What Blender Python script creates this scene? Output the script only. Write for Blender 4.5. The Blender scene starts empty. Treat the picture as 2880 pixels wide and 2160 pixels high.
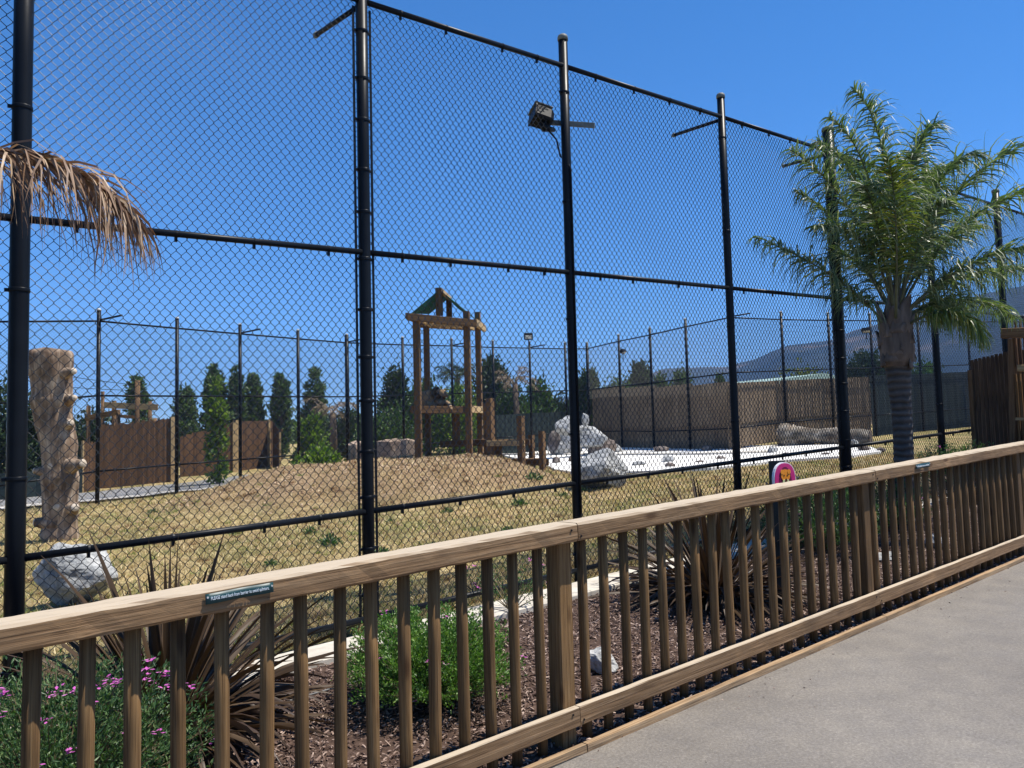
import bpy, math, random
import numpy as np
from mathutils import Matrix, Vector, noise as mnoise

R_ = math.radians
sc = bpy.context.scene
col = sc.collection
random.seed(11)
rng = np.random.default_rng(11)

# ------------------------------------------------------------------ camera, sky, sun, exposure
CAMZ = 1.6
PITCH, ROLL, FPX = R_(4.0), R_(1.46), 2329.0
_F = np.array([0, math.cos(PITCH), math.sin(PITCH)])
_R0 = np.array([1.0, 0, 0]); _U0 = np.cross(_R0, _F)
_a = -ROLL
_R = _R0*math.cos(_a)+_U0*math.sin(_a); _U = -_R0*math.sin(_a)+_U0*math.cos(_a)
cam_d = bpy.data.cameras.new('camera'); cam = bpy.data.objects.new('camera', cam_d); col.objects.link(cam)
cam_d.sensor_width = 36; cam_d.lens = 36*FPX/2880; cam_d.clip_start = 0.05; cam_d.clip_end = 12000
M = Matrix.Identity(4)
for i in range(3):
    M[i][0] = _R[i]; M[i][1] = _U[i]; M[i][2] = -_F[i]
M[2][3] = CAMZ
cam.matrix_world = M
sc.camera = cam

SUN = Vector((0.425, 0.02, 0.90)).normalized()      # towards the sun
world = bpy.data.worlds.new('World'); sc.world = world; world.use_nodes = True
wn = world.node_tree; bg = wn.nodes['Background']
sky = wn.nodes.new('ShaderNodeTexSky'); sky.sky_type = 'NISHITA'; sky.sun_disc = False
sky.sun_elevation = math.asin(SUN.z); sky.sun_rotation = math.atan2(SUN.x, SUN.y)
sky.altitude = 3000; sky.air_density = 1.0; sky.dust_density = 0; sky.ozone_density = 5.5
hs = wn.nodes.new('ShaderNodeHueSaturation'); hs.inputs['Saturation'].default_value = 1.24
wn.links.new(sky.outputs[0], hs.inputs['Color']); wn.links.new(hs.outputs[0], bg.inputs[0]); bg.inputs[1].default_value = 0.132
sl = bpy.data.lights.new('sun', 'SUN'); sl.energy = 5.0; sl.angle = R_(0.5); sl.color = (1, .94, .84)
so = bpy.data.objects.new('sun', sl); col.objects.link(so); so.location = (20, 0, 40)
so.rotation_euler = (-SUN).to_track_quat('-Z', 'Y').to_euler()
sc.view_settings.view_transform = 'Standard'; sc.view_settings.look = 'None'
sc.view_settings.exposure = 0.66; sc.view_settings.gamma = 1.0; sc.view_settings.use_curve_mapping = False

# ------------------------------------------------------------------ where things stand
DX, DY, SL = .761, .649, .0437        # direction of the walk and its slope
def xy(u, v): return (DX*u-DY*v, DY*u+DX*v)
def uv(x, y): return (DX*x+DY*y, -DY*x+DX*y)
def at(px, py, z):                     # photo pixel + distance -> point
    p = z*(_F+_R*(px-1440)/FPX+_U*(1080-py)/FPX); return Vector((p[0], p[1], p[2]+CAMZ))
def ray(px, py):
    p = _F+_R*(px-1440)/FPX+_U*(1080-py)/FPX; return Vector(p)
def hitv(px, py, v):                   # ray meets a vertical plane v = const
    d = ray(px, py); t = v/(-DY*d.x+DX*d.y); return Vector((0, 0, CAMZ))+d*t
def hitc(px, py, c):                   # ray meets the sloping plane c above the walk
    d = ray(px, py); t = (c-CAMZ)/(d.z-SL*(DX*d.x+DY*d.y)); return Vector((0, 0, CAMZ))+d*t
def slope(u): return SL*(60*math.tanh(u/60.0)*1.0) if abs(u) > 25 else SL*u
def slope(u):
    if u > 34: return SL*(34+20*math.tanh((u-34)/20))
    if u < -14: return SL*(-14-10*math.tanh((-14-u)/10))
    return SL*u
CE = .15
MOUND = at(1150, 1300, 17.2)
def mound(x, y):
    dx, dy = x-MOUND.x, y-MOUND.y
    a = 3.5 if dx > 0 else 5.6
    a2 = 4.0 if dy < 0 else 5.5
    r = math.sqrt((dx/a)**2+(dy/a2)**2)
    if r >= 1.25: return 0
    t = min(1, max(0, (1.12-r)/.72)); t = t*t*(3-2*t)
    return .66*t+ .13*t*mnoise.noise(Vector((x*.9, y*.9, 3)))+.05*t*mnoise.noise(Vector((x*3, y*3, 8)))
def gz(x, y, fine=True):
    u, v = uv(x, y)
    if v < 2.9: return slope(u)
    if v < 4.86:
        return slope(u)+.0+.125*(v-2.9)/1.96
    h = slope(u)+CE+mound(x, y)
    if fine: h += .025*mnoise.noise(Vector((x*.9, y*.9, 0)))+.012*mnoise.noise(Vector((x*4, y*4, 5)))
    return h
def gp(px, py, c=CE):
    p = hitc(px, py, c); return p.x, p.y

# ------------------------------------------------------------------ objects
W = {}
def tag(o, label=None, cat=None, group=None, kind=None):
    if label: o['label'] = label
    if cat: o['category'] = cat
    if group: o['group'] = group
    if kind: o['kind'] = kind
    return o
def link(name, data, mat=None, parent=None, m=None):
    o = bpy.data.objects.new(name, data); col.objects.link(o)
    m = m or Matrix.Identity(4)
    if parent is not None:
        o.parent = parent; o.matrix_local = W[parent].inverted() @ m
    else: o.matrix_local = m
    W[o] = m.copy()
    if mat and data is not None and len(data.materials) == 0: data.materials.append(mat)
    return o
def thing(name, loc, label, cat, group=None):
    return tag(link(name, None, None, None, Matrix.Translation(Vector(loc))), label, cat, group)

class Geo:
    def __init__(s): s.V = []; s.F = {}; s.n = 0
    def add(s, V, *Fs):
        V = np.asarray(V, dtype=np.float64).reshape(-1, 3)
        for f in Fs:
            f = np.asarray(f, dtype=np.int64)
            if f.size: s.F.setdefault(f.shape[1], []).append(f+s.n)
        s.V.append(V); s.n += len(V); return s
    def mesh(s, name, smooth=False, org=None):
        V = np.concatenate(s.V)
        if org is not None: V = V-np.array(org)
        me = bpy.data.meshes.new(name); me.vertices.add(len(V)); me.vertices.foreach_set('co', V.ravel().astype(np.float32))
        loops, starts, off = [], [], 0
        for k, l in s.F.items():
            f = np.concatenate(l); loops.append(f.ravel()); starts.append(off+np.arange(len(f))*k); off += f.size
        loops = np.concatenate(loops); starts = np.concatenate(starts)
        me.loops.add(len(loops)); me.loops.foreach_set('vertex_index', loops.astype(np.int32))
        me.polygons.add(len(starts)); me.polygons.foreach_set('loop_start', starts.astype(np.int32))
        me.update(calc_edges=True); me.validate(); me.polygons.foreach_set('use_smooth', np.full(len(me.polygons), bool(smooth))); return me
    def obj(s, name, mat, parent=None, smooth=False, org=None):
        if org is None: org = W[parent].translation if parent is not None else Vector((0, 0, 0))
        return link(name, s.mesh(name, smooth, org), mat, parent, Matrix.Translation(Vector(org)))

def extrude(prof, xs, scale=None, jit=0, cap=True):
    """profile (k,2) swept along local X"""
    k = len(prof); n = len(xs); prof = np.array(prof)
    V = np.zeros((n, k, 3)); V[:, :, 0] = np.array(xs)[:, None]
    sc_ = np.ones(n) if scale is None else np.array(scale)
    V[:, :, 1:] = prof[None]*sc_[:, None, None]
    if jit: V[:, :, 1:] += rng.normal(0, jit, (n, k, 2))
    a = np.arange(k); b = (a+1) % k
    F = np.concatenate([np.stack([i*k+a, i*k+b, (i+1)*k+b, (i+1)*k+a], 1) for i in range(n-1)])
    g = Geo(); V = V.reshape(-1, 3); g.add(V, F)
    if cap:
        g.F.setdefault(k, []).append(np.array([a[::-1], (n-1)*k+a]))
    return g
def box_prof(w, h, c):
    x, y = w/2, h/2
    return [(-x+c, -y), (x-c, -y), (x, -y+c), (x, y-c), (x-c, y), (-x+c, y), (-x, y-c), (-x, -y+c)]
def circ(r, k=12): return [(r*math.cos(2*math.pi*i/k), r*math.sin(2*math.pi*i/k)) for i in range(k)]
_bc = {}
def beam(name, p0, p1, w, h, mat, parent=None, up=(0, 0, 1), ch=None, round_=False, segs=1, jit=0, ext=0):
    """box or pole from p0 to p1; w across, h along up; grain runs along local X"""
    p0, p1 = Vector(p0), Vector(p1); d = p1-p0; L = d.length; d.normalize()
    upv = Vector(up); y = upv.cross(d)
    if y.length < 1e-4: y = Vector((0, 1, 0)).cross(d)
    y.normalize(); z = d.cross(y)
    key = (round(L, 3), w, h, round_, segs, jit, mat.name, name if jit else '')
    if key not in _bc or jit:
        c = ch if ch is not None else min(w, h)*.06
        pr = circ(w/2, 14 if w > .03 else 8) if round_ else box_prof(w, h, c)
        _bc[key] = extrude(pr, np.linspace(0, L, segs+1), jit=jit).mesh(name, round_)
        _bc[key].materials.append(mat)
    m = Matrix(((d.x, y.x, z.x, p0.x), (d.y, y.y, z.y, p0.y), (d.z, y.z, z.z, p0.z), (0, 0, 0, 1)))
    return link(name, _bc[key], mat, parent, m)
def tube_geo(g, pts, rad, k=8):
    pts = [Vector(p) for p in pts]; n = len(pts)
    rad = [rad]*n if not hasattr(rad, '__len__') else rad
    V = []; up = Vector((0.13, 0.31, 1)).normalized()
    for i, p in enumerate(pts):
        t = (pts[min(i+1, n-1)]-pts[max(i-1, 0)]).normalized()
        a = t.cross(up); a = a.normalized() if a.length > .05 else t.orthogonal().normalized(); b = t.cross(a)
        for j in range(k):
            q = 2*math.pi*j/k; V.append(p+(a*math.cos(q)+b*math.sin(q))*rad[i])
    a = np.arange(k); b = (a+1) % k
    F = np.concatenate([np.stack([i*k+a, i*k+b, (i+1)*k+b, (i+1)*k+a], 1) for i in range(n-1)])
    o = g.n; g.add([tuple(v) for v in V], F)
    g.F.setdefault(k, []).append(np.array([a[::-1]+o, (n-1)*k+a+o])); return g

# ------------------------------------------------------------------ materials
def newmat(name):
    m = bpy.data.materials.new(name); m.use_nodes = True
    return m, m.node_tree.nodes, m.node_tree.links, m.node_tree.nodes['Principled BSDF']
def ramp(n, stops, interp='LINEAR'):
    r = n.new('ShaderNodeValToRGB'); r.color_ramp.interpolation = interp
    e = r.color_ramp.elements
    while len(e) < len(stops): e.new(.5)
    for x, (p, c) in zip(e, stops): x.position = p; x.color = (*c, 1)
    return r
def coordvec(n, l, stretch=(1, 1, 1), coord='Object', rnd=True):
    tc = n.new('ShaderNodeTexCoord'); mp = n.new('ShaderNodeMapping'); mp.inputs['Scale'].default_value = stretch
    if rnd:
        oi = n.new('ShaderNodeObjectInfo'); ml = n.new('ShaderNodeMath'); ml.operation = 'MULTIPLY'; ml.inputs[1].default_value = 40
        l.new(oi.outputs['Random'], ml.inputs[0])
        ad = n.new('ShaderNodeVectorMath'); ad.operation = 'ADD'; l.new(tc.outputs[coord], ad.inputs[0]); l.new(ml.outputs[0], ad.inputs[1])
        l.new(ad.outputs[0], mp.inputs[0])
    else: l.new(tc.outputs[coord], mp.inputs[0])
    return mp
def noise(n, l, vec, scale, detail=5, rough=.55, dist=0):
    t = n.new('ShaderNodeTexNoise'); t.inputs['Scale'].default_value = scale; t.inputs['Detail'].default_value = detail
    t.inputs['Roughness'].default_value = rough; t.inputs['Distortion'].default_value = dist
    l.new(vec.outputs[0], t.inputs['Vector']); return t
def mix(n, l, a, b, fac, mode='MIX'):
    m = n.new('ShaderNodeMix'); m.data_type = 'RGBA'; m.blend_type = mode
    for s, v in ((6, a), (7, b)):
        if isinstance(v, tuple): m.inputs[s].default_value = (*v, 1)
        else: l.new(v, m.inputs[s])
    if isinstance(fac, (int, float)): m.inputs[0].default_value = fac
    else: l.new(fac, m.inputs[0])
    return m
def bump(n, l, h, b, strength, dist=.01, prev=None):
    x = n.new('ShaderNodeBump'); x.inputs['Strength'].default_value = strength; x.inputs['Distance'].default_value = dist
    l.new(h, x.inputs['Height'])
    if prev: l.new(prev.outputs[0], x.inputs['Normal'])
    l.new(x.outputs[0], b.inputs['Normal']); return x
def nmat(name, stops, scale=4, stretch=(1, 1, 1), rough=.8, bs=.3, bd=.01, bscale=None, detail=6, rnd=True, spec=.3, var=0, coord='Object', dist=0, metallic=0):
    m, n, l, b = newmat(name)
    v = coordvec(n, l, stretch, coord, rnd); t = noise(n, l, v, scale, detail, .6, dist); r = ramp(n, stops); l.new(t.outputs[0], r.inputs[0])
    out = r.outputs[0]
    if var:
        oi = n.new('ShaderNodeObjectInfo'); mr = n.new('ShaderNodeMapRange'); mr.inputs[3].default_value = 1-var; mr.inputs[4].default_value = 1+var
        l.new(oi.outputs['Random'], mr.inputs[0]); out = mix(n, l, out, mr.outputs[0], 1.0, 'MULTIPLY').outputs[2]
    l.new(out, b.inputs['Base Color']); b.inputs['Roughness'].default_value = rough; b.inputs['Specular IOR Level'].default_value = spec
    b.inputs['Metallic'].default_value = metallic
    if bs:
        t2 = noise(n, l, v, bscale or scale*3, 5, .6); bump(n, l, t2.outputs[0], b, bs, bd)
    return m
def leafmat(name, c1, c2, c3, trans=.3, rough=.5, tcol=None, spec=.4):
    """colour varies leaf by leaf"""
    m, n, l, b = newmat(name); g = n.new('ShaderNodeNewGeometry'); r = ramp(n, [(0, c1), (.55, c2), (1, c3)])
    l.new(g.outputs['Random Per Island'], r.inputs[0]); l.new(r.outputs[0], b.inputs['Base Color'])
    b.inputs['Roughness'].default_value = rough; b.inputs['Specular IOR Level'].default_value = spec
    if trans:
        tr = n.new('ShaderNodeBsdfTranslucent'); mx = n.new('ShaderNodeMixShader'); mx.inputs[0].default_value = trans
        tm = mix(n, l, r.outputs[0], (1.0, 1.25, .45) if tcol is None else tcol, 1.0, 'MULTIPLY')
        l.new(tm.outputs[2], tr.inputs[0]); l.new(b.outputs[0], mx.inputs[1]); l.new(tr.outputs[0], mx.inputs[2])
        l.new(mx.outputs[0], n['Material Output'].inputs[0])
    return m
def woodmat(name, lo, mid, hi, var=.12, knots=True, rough=.85, gs=1.0, bs=.6, top_col=None):
    m, n, l, b = newmat(name); v = coordvec(n, l, (.55*gs, 30*gs, 30*gs))
    t = noise(n, l, v, 2.2, 8, .65, .25); r = ramp(n, [(.25, lo), (.5, mid), (.78, hi)]); l.new(t.outputs[0], r.inputs[0])
    v3 = coordvec(n, l, (3*gs, 140*gs, 140*gs)); t3 = noise(n, l, v3, 1.5, 3, .5)
    r3 = ramp(n, [(.36, (.42, .38, .34)), (.48, (.9, .9, .9)), (.7, (1.12, 1.12, 1.12))]); l.new(t3.outputs[0], r3.inputs[0])
    o = mix(n, l, r.outputs[0], r3.outputs[0], .75, 'MULTIPLY').outputs[2]
    v2 = coordvec(n, l, (1, 2, 2)); t2 = noise(n, l, v2, 2.6, 4, .6); r2 = ramp(n, [(.3, (.72, .72, .74)), (.7, (1.15, 1.12, 1.08))]); l.new(t2.outputs[0], r2.inputs[0])
    o = mix(n, l, o, r2.outputs[0], 1.0, 'MULTIPLY').outputs[2]
    if knots:
        vk = coordvec(n, l, (2.2, 7, 7)); vo = n.new('ShaderNodeTexVoronoi'); vo.inputs['Scale'].default_value = 1.0; l.new(vk.outputs[0], vo.inputs['Vector'])
        rk = ramp(n, [(.07, (.35, .27, .22)), (.15, (1, 1, 1))]); l.new(vo.outputs['Distance'], rk.inputs[0])
        o = mix(n, l, o, rk.outputs[0], .8, 'MULTIPLY').outputs[2]
    oi = n.new('ShaderNodeObjectInfo'); mr = n.new('ShaderNodeMapRange'); mr.inputs[3].default_value = 1-var; mr.inputs[4].default_value = 1+var
    l.new(oi.outputs['Random'], mr.inputs[0]); o = mix(n, l, o, mr.outputs[0], 1.0, 'MULTIPLY').outputs[2]
    if top_col:                              # paler colour mixed in on upward-facing faces
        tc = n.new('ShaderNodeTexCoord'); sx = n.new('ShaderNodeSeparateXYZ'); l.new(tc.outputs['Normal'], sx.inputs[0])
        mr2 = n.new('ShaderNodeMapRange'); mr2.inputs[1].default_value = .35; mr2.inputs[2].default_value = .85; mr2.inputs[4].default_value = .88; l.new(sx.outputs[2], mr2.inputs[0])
        vb = coordvec(n, l, (3, 18, 18)); tb = noise(n, l, vb, 2, 6, .7); rb = ramp(n, [(.28, tuple(x*.55 for x in top_col)), (.42, top_col), (.7, tuple(min(.8, x*1.12) for x in top_col))]); l.new(tb.outputs[0], rb.inputs[0])
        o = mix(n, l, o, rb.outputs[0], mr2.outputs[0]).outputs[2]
    l.new(o, b.inputs['Base Color']); b.inputs['Roughness'].default_value = rough; b.inputs['Specular IOR Level'].default_value = .25
    bp = bump(n, l, t.outputs[0], b, bs, .006); bump(n, l, t3.outputs[0], b, bs*.7, .003, bp)
    return m

M_ = {}
M_['rail'] = woodmat('weathered_rail_wood', (.135, .075, .036), (.24, .148, .075), (.37, .25, .142), var=.08, top_col=(.46, .385, .285))
M_['pole'] = woodmat('weathered_pole_wood', (.09, .048, .019), (.165, .095, .038), (.26, .165, .076), var=.25)
M_['edge'] = woodmat('edging_board_wood', (.22, .14, .07), (.34, .23, .13), (.45, .33, .2), var=.1)
M_['tower'] = woodmat('dark_stained_timber', (.085, .047, .022), (.16, .095, .046), (.25, .16, .085), var=.2)
M_['fresh'] = woodmat('pale_or_sunlit_timber', (.3, .2, .09), (.42, .3, .15), (.52, .4, .22), var=.12)  # pale timber; on tower, platform and lookout beams it carries painted sunlight
M_['slat_shaded'] = woodmat('shaded_slat_wood', (.05, .03, .017), (.09, .057, .034), (.15, .10, .06), var=.2, knots=False)  # slat wood darkened: shade on the right-hand wall is put into the colour
M_['slat'] = woodmat('brown_slat_wood', (.07, .037, .018), (.12, .066, .034), (.18, .105, .058), var=.3, knots=False)
M_['metal'] = nmat('black_coated_metal', [(.3, (.005, .006, .008)), (.7, (.010, .012, .015))], 3, rough=.38, bs=.12, bd=.003, bscale=60, spec=.13)
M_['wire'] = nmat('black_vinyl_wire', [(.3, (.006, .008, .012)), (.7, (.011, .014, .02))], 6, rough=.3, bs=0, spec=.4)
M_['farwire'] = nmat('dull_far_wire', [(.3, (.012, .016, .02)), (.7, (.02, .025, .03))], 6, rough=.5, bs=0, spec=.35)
M_['galv'] = nmat('pale_galvanised_cap', [(.3, (.4, .4, .38)), (.7, (.6, .6, .58))], 6, rough=.45, bs=0)
M_['greycap'] = nmat('dusty_grey_cap', [(.3, (.10, .11, .10)), (.7, (.2, .2, .17))], 12, rough=.6, bs=0)
M_['concrete'] = nmat('curb_concrete', [(.3, (.42, .38, .32)), (.7, (.60, .56, .48))], 7, rough=.9, bs=.35, bd=.004, bscale=60)
M_['green_cloth'] = nmat('green_shade_cloth', [(.3, (.012, .10, .075)), (.7, (.02, .16, .12))], 4, rough=.8, bs=.2)
M_['screen'] = nmat('dark_green_windscreen', [(.3, (.012, .022, .022)), (.7, (.028, .045, .043))], 3, (1, 1, 6), rough=.8, bs=.2)
M_['plate'] = nmat('dark_green_plate', [(.3, (.008, .038, .042)), (.7, (.015, .055, .06))], 4, rough=.4, bs=0)
M_['white'] = nmat('white_lettering', [(.3, (.62, .68, .72)), (.7, (.75, .8, .82))], 4, rough=.5, bs=0)

# leaf materials
M_['poplar'] = leafmat('poplar_leaf', (.03, .06, .03), (.07, .115, .052), (.17, .23, .11), .3)
M_['dark_tree'] = leafmat('dark_tree_leaf', (.012, .03, .012), (.028, .055, .02), (.055, .09, .035), .2)
M_['bright_tree'] = leafmat('bright_shrub_leaf', (.055, .11, .022), (.12, .19, .035), (.27, .34, .08), .38)
M_['yellow_tree'] = leafmat('yellow_green_leaf', (.10, .12, .015), (.17, .18, .025), (.25, .24, .05), .3)
M_['mid_tree'] = leafmat('mid_green_leaf', (.025, .06, .018), (.05, .10, .028), (.10, .16, .05), .28)
M_['palm'] = leafmat('palm_leaflet', (.055, .09, .042), (.11, .155, .07), (.30, .32, .18), .32, rough=.45, spec=.4)
M_['palm_y'] = leafmat('yellowing_palm_leaflet', (.07, .11, .02), (.13, .17, .03), (.26, .23, .05), .35, rough=.32, spec=.5)
M_['dry_palm'] = leafmat('dry_palm_leaflet', (.12, .065, .035), (.24, .145, .085), (.46, .34, .22), .15, rough=.5, tcol=(1, .8, .6))
M_['far_dry'] = leafmat('far_dry_frond', (.2, .15, .1), (.3, .23, .16), (.4, .33, .24), .2, tcol=(1, .9, .7))
M_['flax'] = leafmat('bronze_flax_blade', (.030, .016, .010), (.060, .036, .021), (.145, .115, .055), .1, rough=.5, tcol=(1, .8, .4), spec=.22)
M_['flaxd'] = leafmat('dead_flax_blade', (.026, .014, .009), (.055, .033, .022), (.13, .09, .06), .1, rough=.5, tcol=(1, .8, .6))
M_['shrub'] = leafmat('green_shrub_leaf', (.055, .13, .025), (.11, .22, .045), (.25, .38, .10), .36, rough=.45)
M_['shrub2'] = leafmat('blue_green_shrub_leaf', (.03, .075, .03), (.06, .13, .045), (.15, .22, .08), .3, rough=.45)
M_['petal'] = leafmat('pink_petal', (.45, .07, .36), (.62, .13, .5), (.75, .28, .62), .3, tcol=(1, .9, 1))
M_['hay'] = leafmat('dry_grass_blade', (.30, .20, .08), (.54, .41, .19), (.78, .66, .38), .25, rough=.6, tcol=(1, .95, .7))
M_['grass'] = leafmat('green_grass_blade', (.10, .14, .03), (.20, .24, .06), (.34, .34, .11), .3, rough=.6)
M_['chips'] = leafmat('bark_chip', (.055, .03, .022), (.16, .10, .075), (.42, .31, .25), 0, rough=.7)
M_['stem'] = nmat('plant_stem', [(.3, (.09, .07, .04)), (.7, (.16, .13, .07))], 5, rough=.8, bs=.2)
M_['bark'] = nmat('tree_bark', [(.3, (.07, .05, .035)), (.7, (.15, .11, .08))], 5, (1, 1, .3), rough=.9, bs=.6)

# ------------------------------------------------------------------ grounds
def grid(us, vs, hf, name, mat, kind='structure', smooth=True):
    nu, nv = len(us), len(vs); V = np.zeros((nu, nv, 3))
    for i, u in enumerate(us):
        for j, v in enumerate(vs):
            x, y = xy(u, v); V[i, j] = (x, y, hf(x, y, u, v))
    a = np.arange(nu*nv).reshape(nu, nv)
    F = np.stack([a[:-1, :-1], a[1:, :-1], a[1:, 1:], a[:-1, 1:]], -1).reshape(-1, 4)
    o = Geo().add(V.reshape(-1, 3), F).obj(name, mat, None, smooth); tag(o, kind=kind); return o

def ground_mat():
    m, n, l, b = newmat('dry_grass_ground')
    v = coordvec(n, l, rnd=False)
    t1 = noise(n, l, v, .8, 7, .7); t2 = noise(n, l, v, 6, 8, .75); t3 = noise(n, l, v, 1.1, 6, .65); t4 = noise(n, l, v, 22, 5, .75)
    straw = ramp(n, [(.3, (.23, .15, .065)), (.48, (.50, .37, .175)), (.68, (.72, .58, .31))]); l.new(t2.outputs[0], straw.inputs[0])
    green = ramp(n, [(.3, (.11, .13, .035)), (.7, (.33, .31, .11))]); l.new(t2.outputs[0], green.inputs[0])
    fg = ramp(n, [(.44, (0, 0, 0)), (.60, (.9, .9, .9))]); l.new(t3.outputs[0], fg.inputs[0])
    c = mix(n, l, straw.outputs[0], green.outputs[0], fg.outputs[0])
    dirt = ramp(n, [(.25, (.15, .09, .048)), (.5, (.31, .205, .12)), (.75, (.48, .35, .22))]); l.new(t3.outputs[0], dirt.inputs[0])
    dm = mix(n, l, dirt.outputs[0], straw.outputs[0], .2)
    at_ = n.new('ShaderNodeAttribute'); at_.attribute_name = 'dirt'
    ad = n.new('ShaderNodeMath'); ad.operation = 'ADD'; l.new(at_.outputs['Fac'], ad.inputs[0])
    sb = n.new('ShaderNodeMapRange'); sb.inputs[1].default_value = .3; sb.inputs[2].default_value = .7; sb.inputs[3].default_value = -.35; sb.inputs[4].default_value = .25
    l.new(t3.outputs[0], sb.inputs[0]); l.new(sb.outputs[0], ad.inputs[1]); ad.use_clamp = True
    c2 = mix(n, l, c.outputs[2], dm.outputs[2], ad.outputs[0])
    sp = ramp(n, [(.36, (.42, .40, .38)), (.5, (.92, .92, .92)), (.66, (1.3, 1.3, 1.3))]); l.new(t4.outputs[0], sp.inputs[0])
    c3 = mix(n, l, c2.outputs[2], sp.outputs[0], .8, 'MULTIPLY')
    pr = ramp(n, [(.36, (.72, .70, .66)), (.5, (1, 1, 1)), (.64, (1.2, 1.2, 1.16))]); l.new(t1.outputs[0], pr.inputs[0]); c3 = mix(n, l, c3.outputs[2], pr.outputs[0], 1.0, 'MULTIPLY')
    l.new(c3.outputs[2], b.inputs['Base Color']); b.inputs['Roughness'].default_value = .95; b.inputs['Specular IOR Level'].default_value = .1
    bp = bump(n, l, t2.outputs[0], b, .9, .10); bump(n, l, t4.outputs[0], b, .9, .03, bp)
    return m
def seq(a, b, s): return list(np.arange(a, b, s))
us = [-4000, -1500, -500, -150, -60, -30, -18]+seq(-10, 40, .25)+seq(40, 70, 3)+[75, 90, 120, 200, 500, 1500, 4000]
vs = [4.98]+seq(5.2, 26, .2)+seq(26, 50, 1.2)+[55, 65, 80, 120, 250, 600, 1500, 4500]
g = grid(us, vs, lambda x, y, u, v: gz(x, y), 'ground', ground_mat())
me = g.data; at_ = me.attributes.new('dirt', 'FLOAT', 'POINT')
co = np.zeros(len(me.vertices)*3, dtype=np.float32); me.vertices.foreach_get('co', co); co = co.reshape(-1, 3)
dv = np.array([min(1, mound(c[0], c[1])*3.2) if abs(c[0]) < 40 and abs(c[1]) < 40 else 0 for c in co], dtype=np.float32)
at_.data.foreach_set('value', dv)

def walk_mat():
    m, n, l, b = newmat('aggregate_paving')
    v = coordvec(n, l, rnd=False); t = noise(n, l, v, .8, 6, .6); t2 = noise(n, l, v, 75, 5, .75); t3 = noise(n, l, v, 420, 2, .6)
    r = ramp(n, [(.3, (.148, .131, .111)), (.7, (.20, .181, .156))]); l.new(t.outputs[0], r.inputs[0])
    r2 = ramp(n, [(.3, (.55, .53, .5)), (.5, (.95, .95, .95)), (.72, (1.6, 1.6, 1.6))]); l.new(t2.outputs[0], r2.inputs[0])
    vo = n.new('ShaderNodeTexVoronoi'); vo.inputs['Scale'].default_value = 34; l.new(v.outputs[0], vo.inputs['Vector'])
    r4 = ramp(n, [(.05, (3.2, 3.2, 3.1)), (.09, (1, 1, 1))]); l.new(vo.outputs['Distance'], r4.inputs[0])
    c = mix(n, l, r.outputs[0], r2.outputs[0], .8, 'MULTIPLY')
    c = mix(n, l, c.outputs[2], r4.outputs[0], .5, 'MULTIPLY')
    t5 = noise(n, l, v, 5, 3, .5); r5 = ramp(n, [(.3, (.88, .88, .9)), (.7, (1.08, 1.07, 1.05))]); l.new(t5.outputs[0], r5.inputs[0])
    c = mix(n, l, c.outputs[2], r5.outputs[0], 1.0, 'MULTIPLY')
    l.new(c.outputs[2], b.inputs['Base Color']); b.inputs['Roughness'].default_value = .75
    bp = bump(n, l, t2.outputs[0], b, .5, .004); bump(n, l, t3.outputs[0], b, .4, .002, bp)
    return m
grid(seq(-40, 60, 1), [-30, -10, -4, 0, 1, 2, 2.865], lambda x, y, u, v: slope(u), 'walkway', walk_mat())
mulch_base = nmat('mulch_soil', [(.3, (.035, .02, .014)), (.55, (.075, .045, .032)), (.75, (.15, .10, .075))], 26, rough=.95, bs=.9, bd=.02, bscale=40, rnd=False)
grid(seq(-10, 30, .2), list(np.linspace(2.865, 4.82, 16)), lambda x, y, u, v: gz(*xy(u, max(2.9, v)))+.02*mnoise.noise(Vector((x*3, y*3, 0))), 'mulch_bed', mulch_base)
# concrete curb under the tall fence
cs = []
for i in range(13):
    u0 = -8+i*3.0
    p0 = Vector((*xy(u0+.006, 4.98), SL*u0+CE-.10)); p1 = Vector((*xy(u0+2.994, 4.98), SL*(u0+3)+CE-.10))
    cs.append(beam('curb', p0+Vector((0, 0, 0)), p1, .36, .24, M_['concrete'], None, segs=6, ch=.012, jit=.002)); tag(cs[-1], kind='structure')
# wooden edging between walk and mulch
for i in range(9):
    u0 = 2.86-3.04*3+i*3.04
    o = beam('edging_board', (*xy(u0+.003, 2.885), SL*u0+.0), (*xy(u0+3.037, 2.885), SL*(u0+3.04)+.0), .036, .07, M_['edge'], None, segs=8, jit=.0015)
    tag(o, kind='structure')

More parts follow.
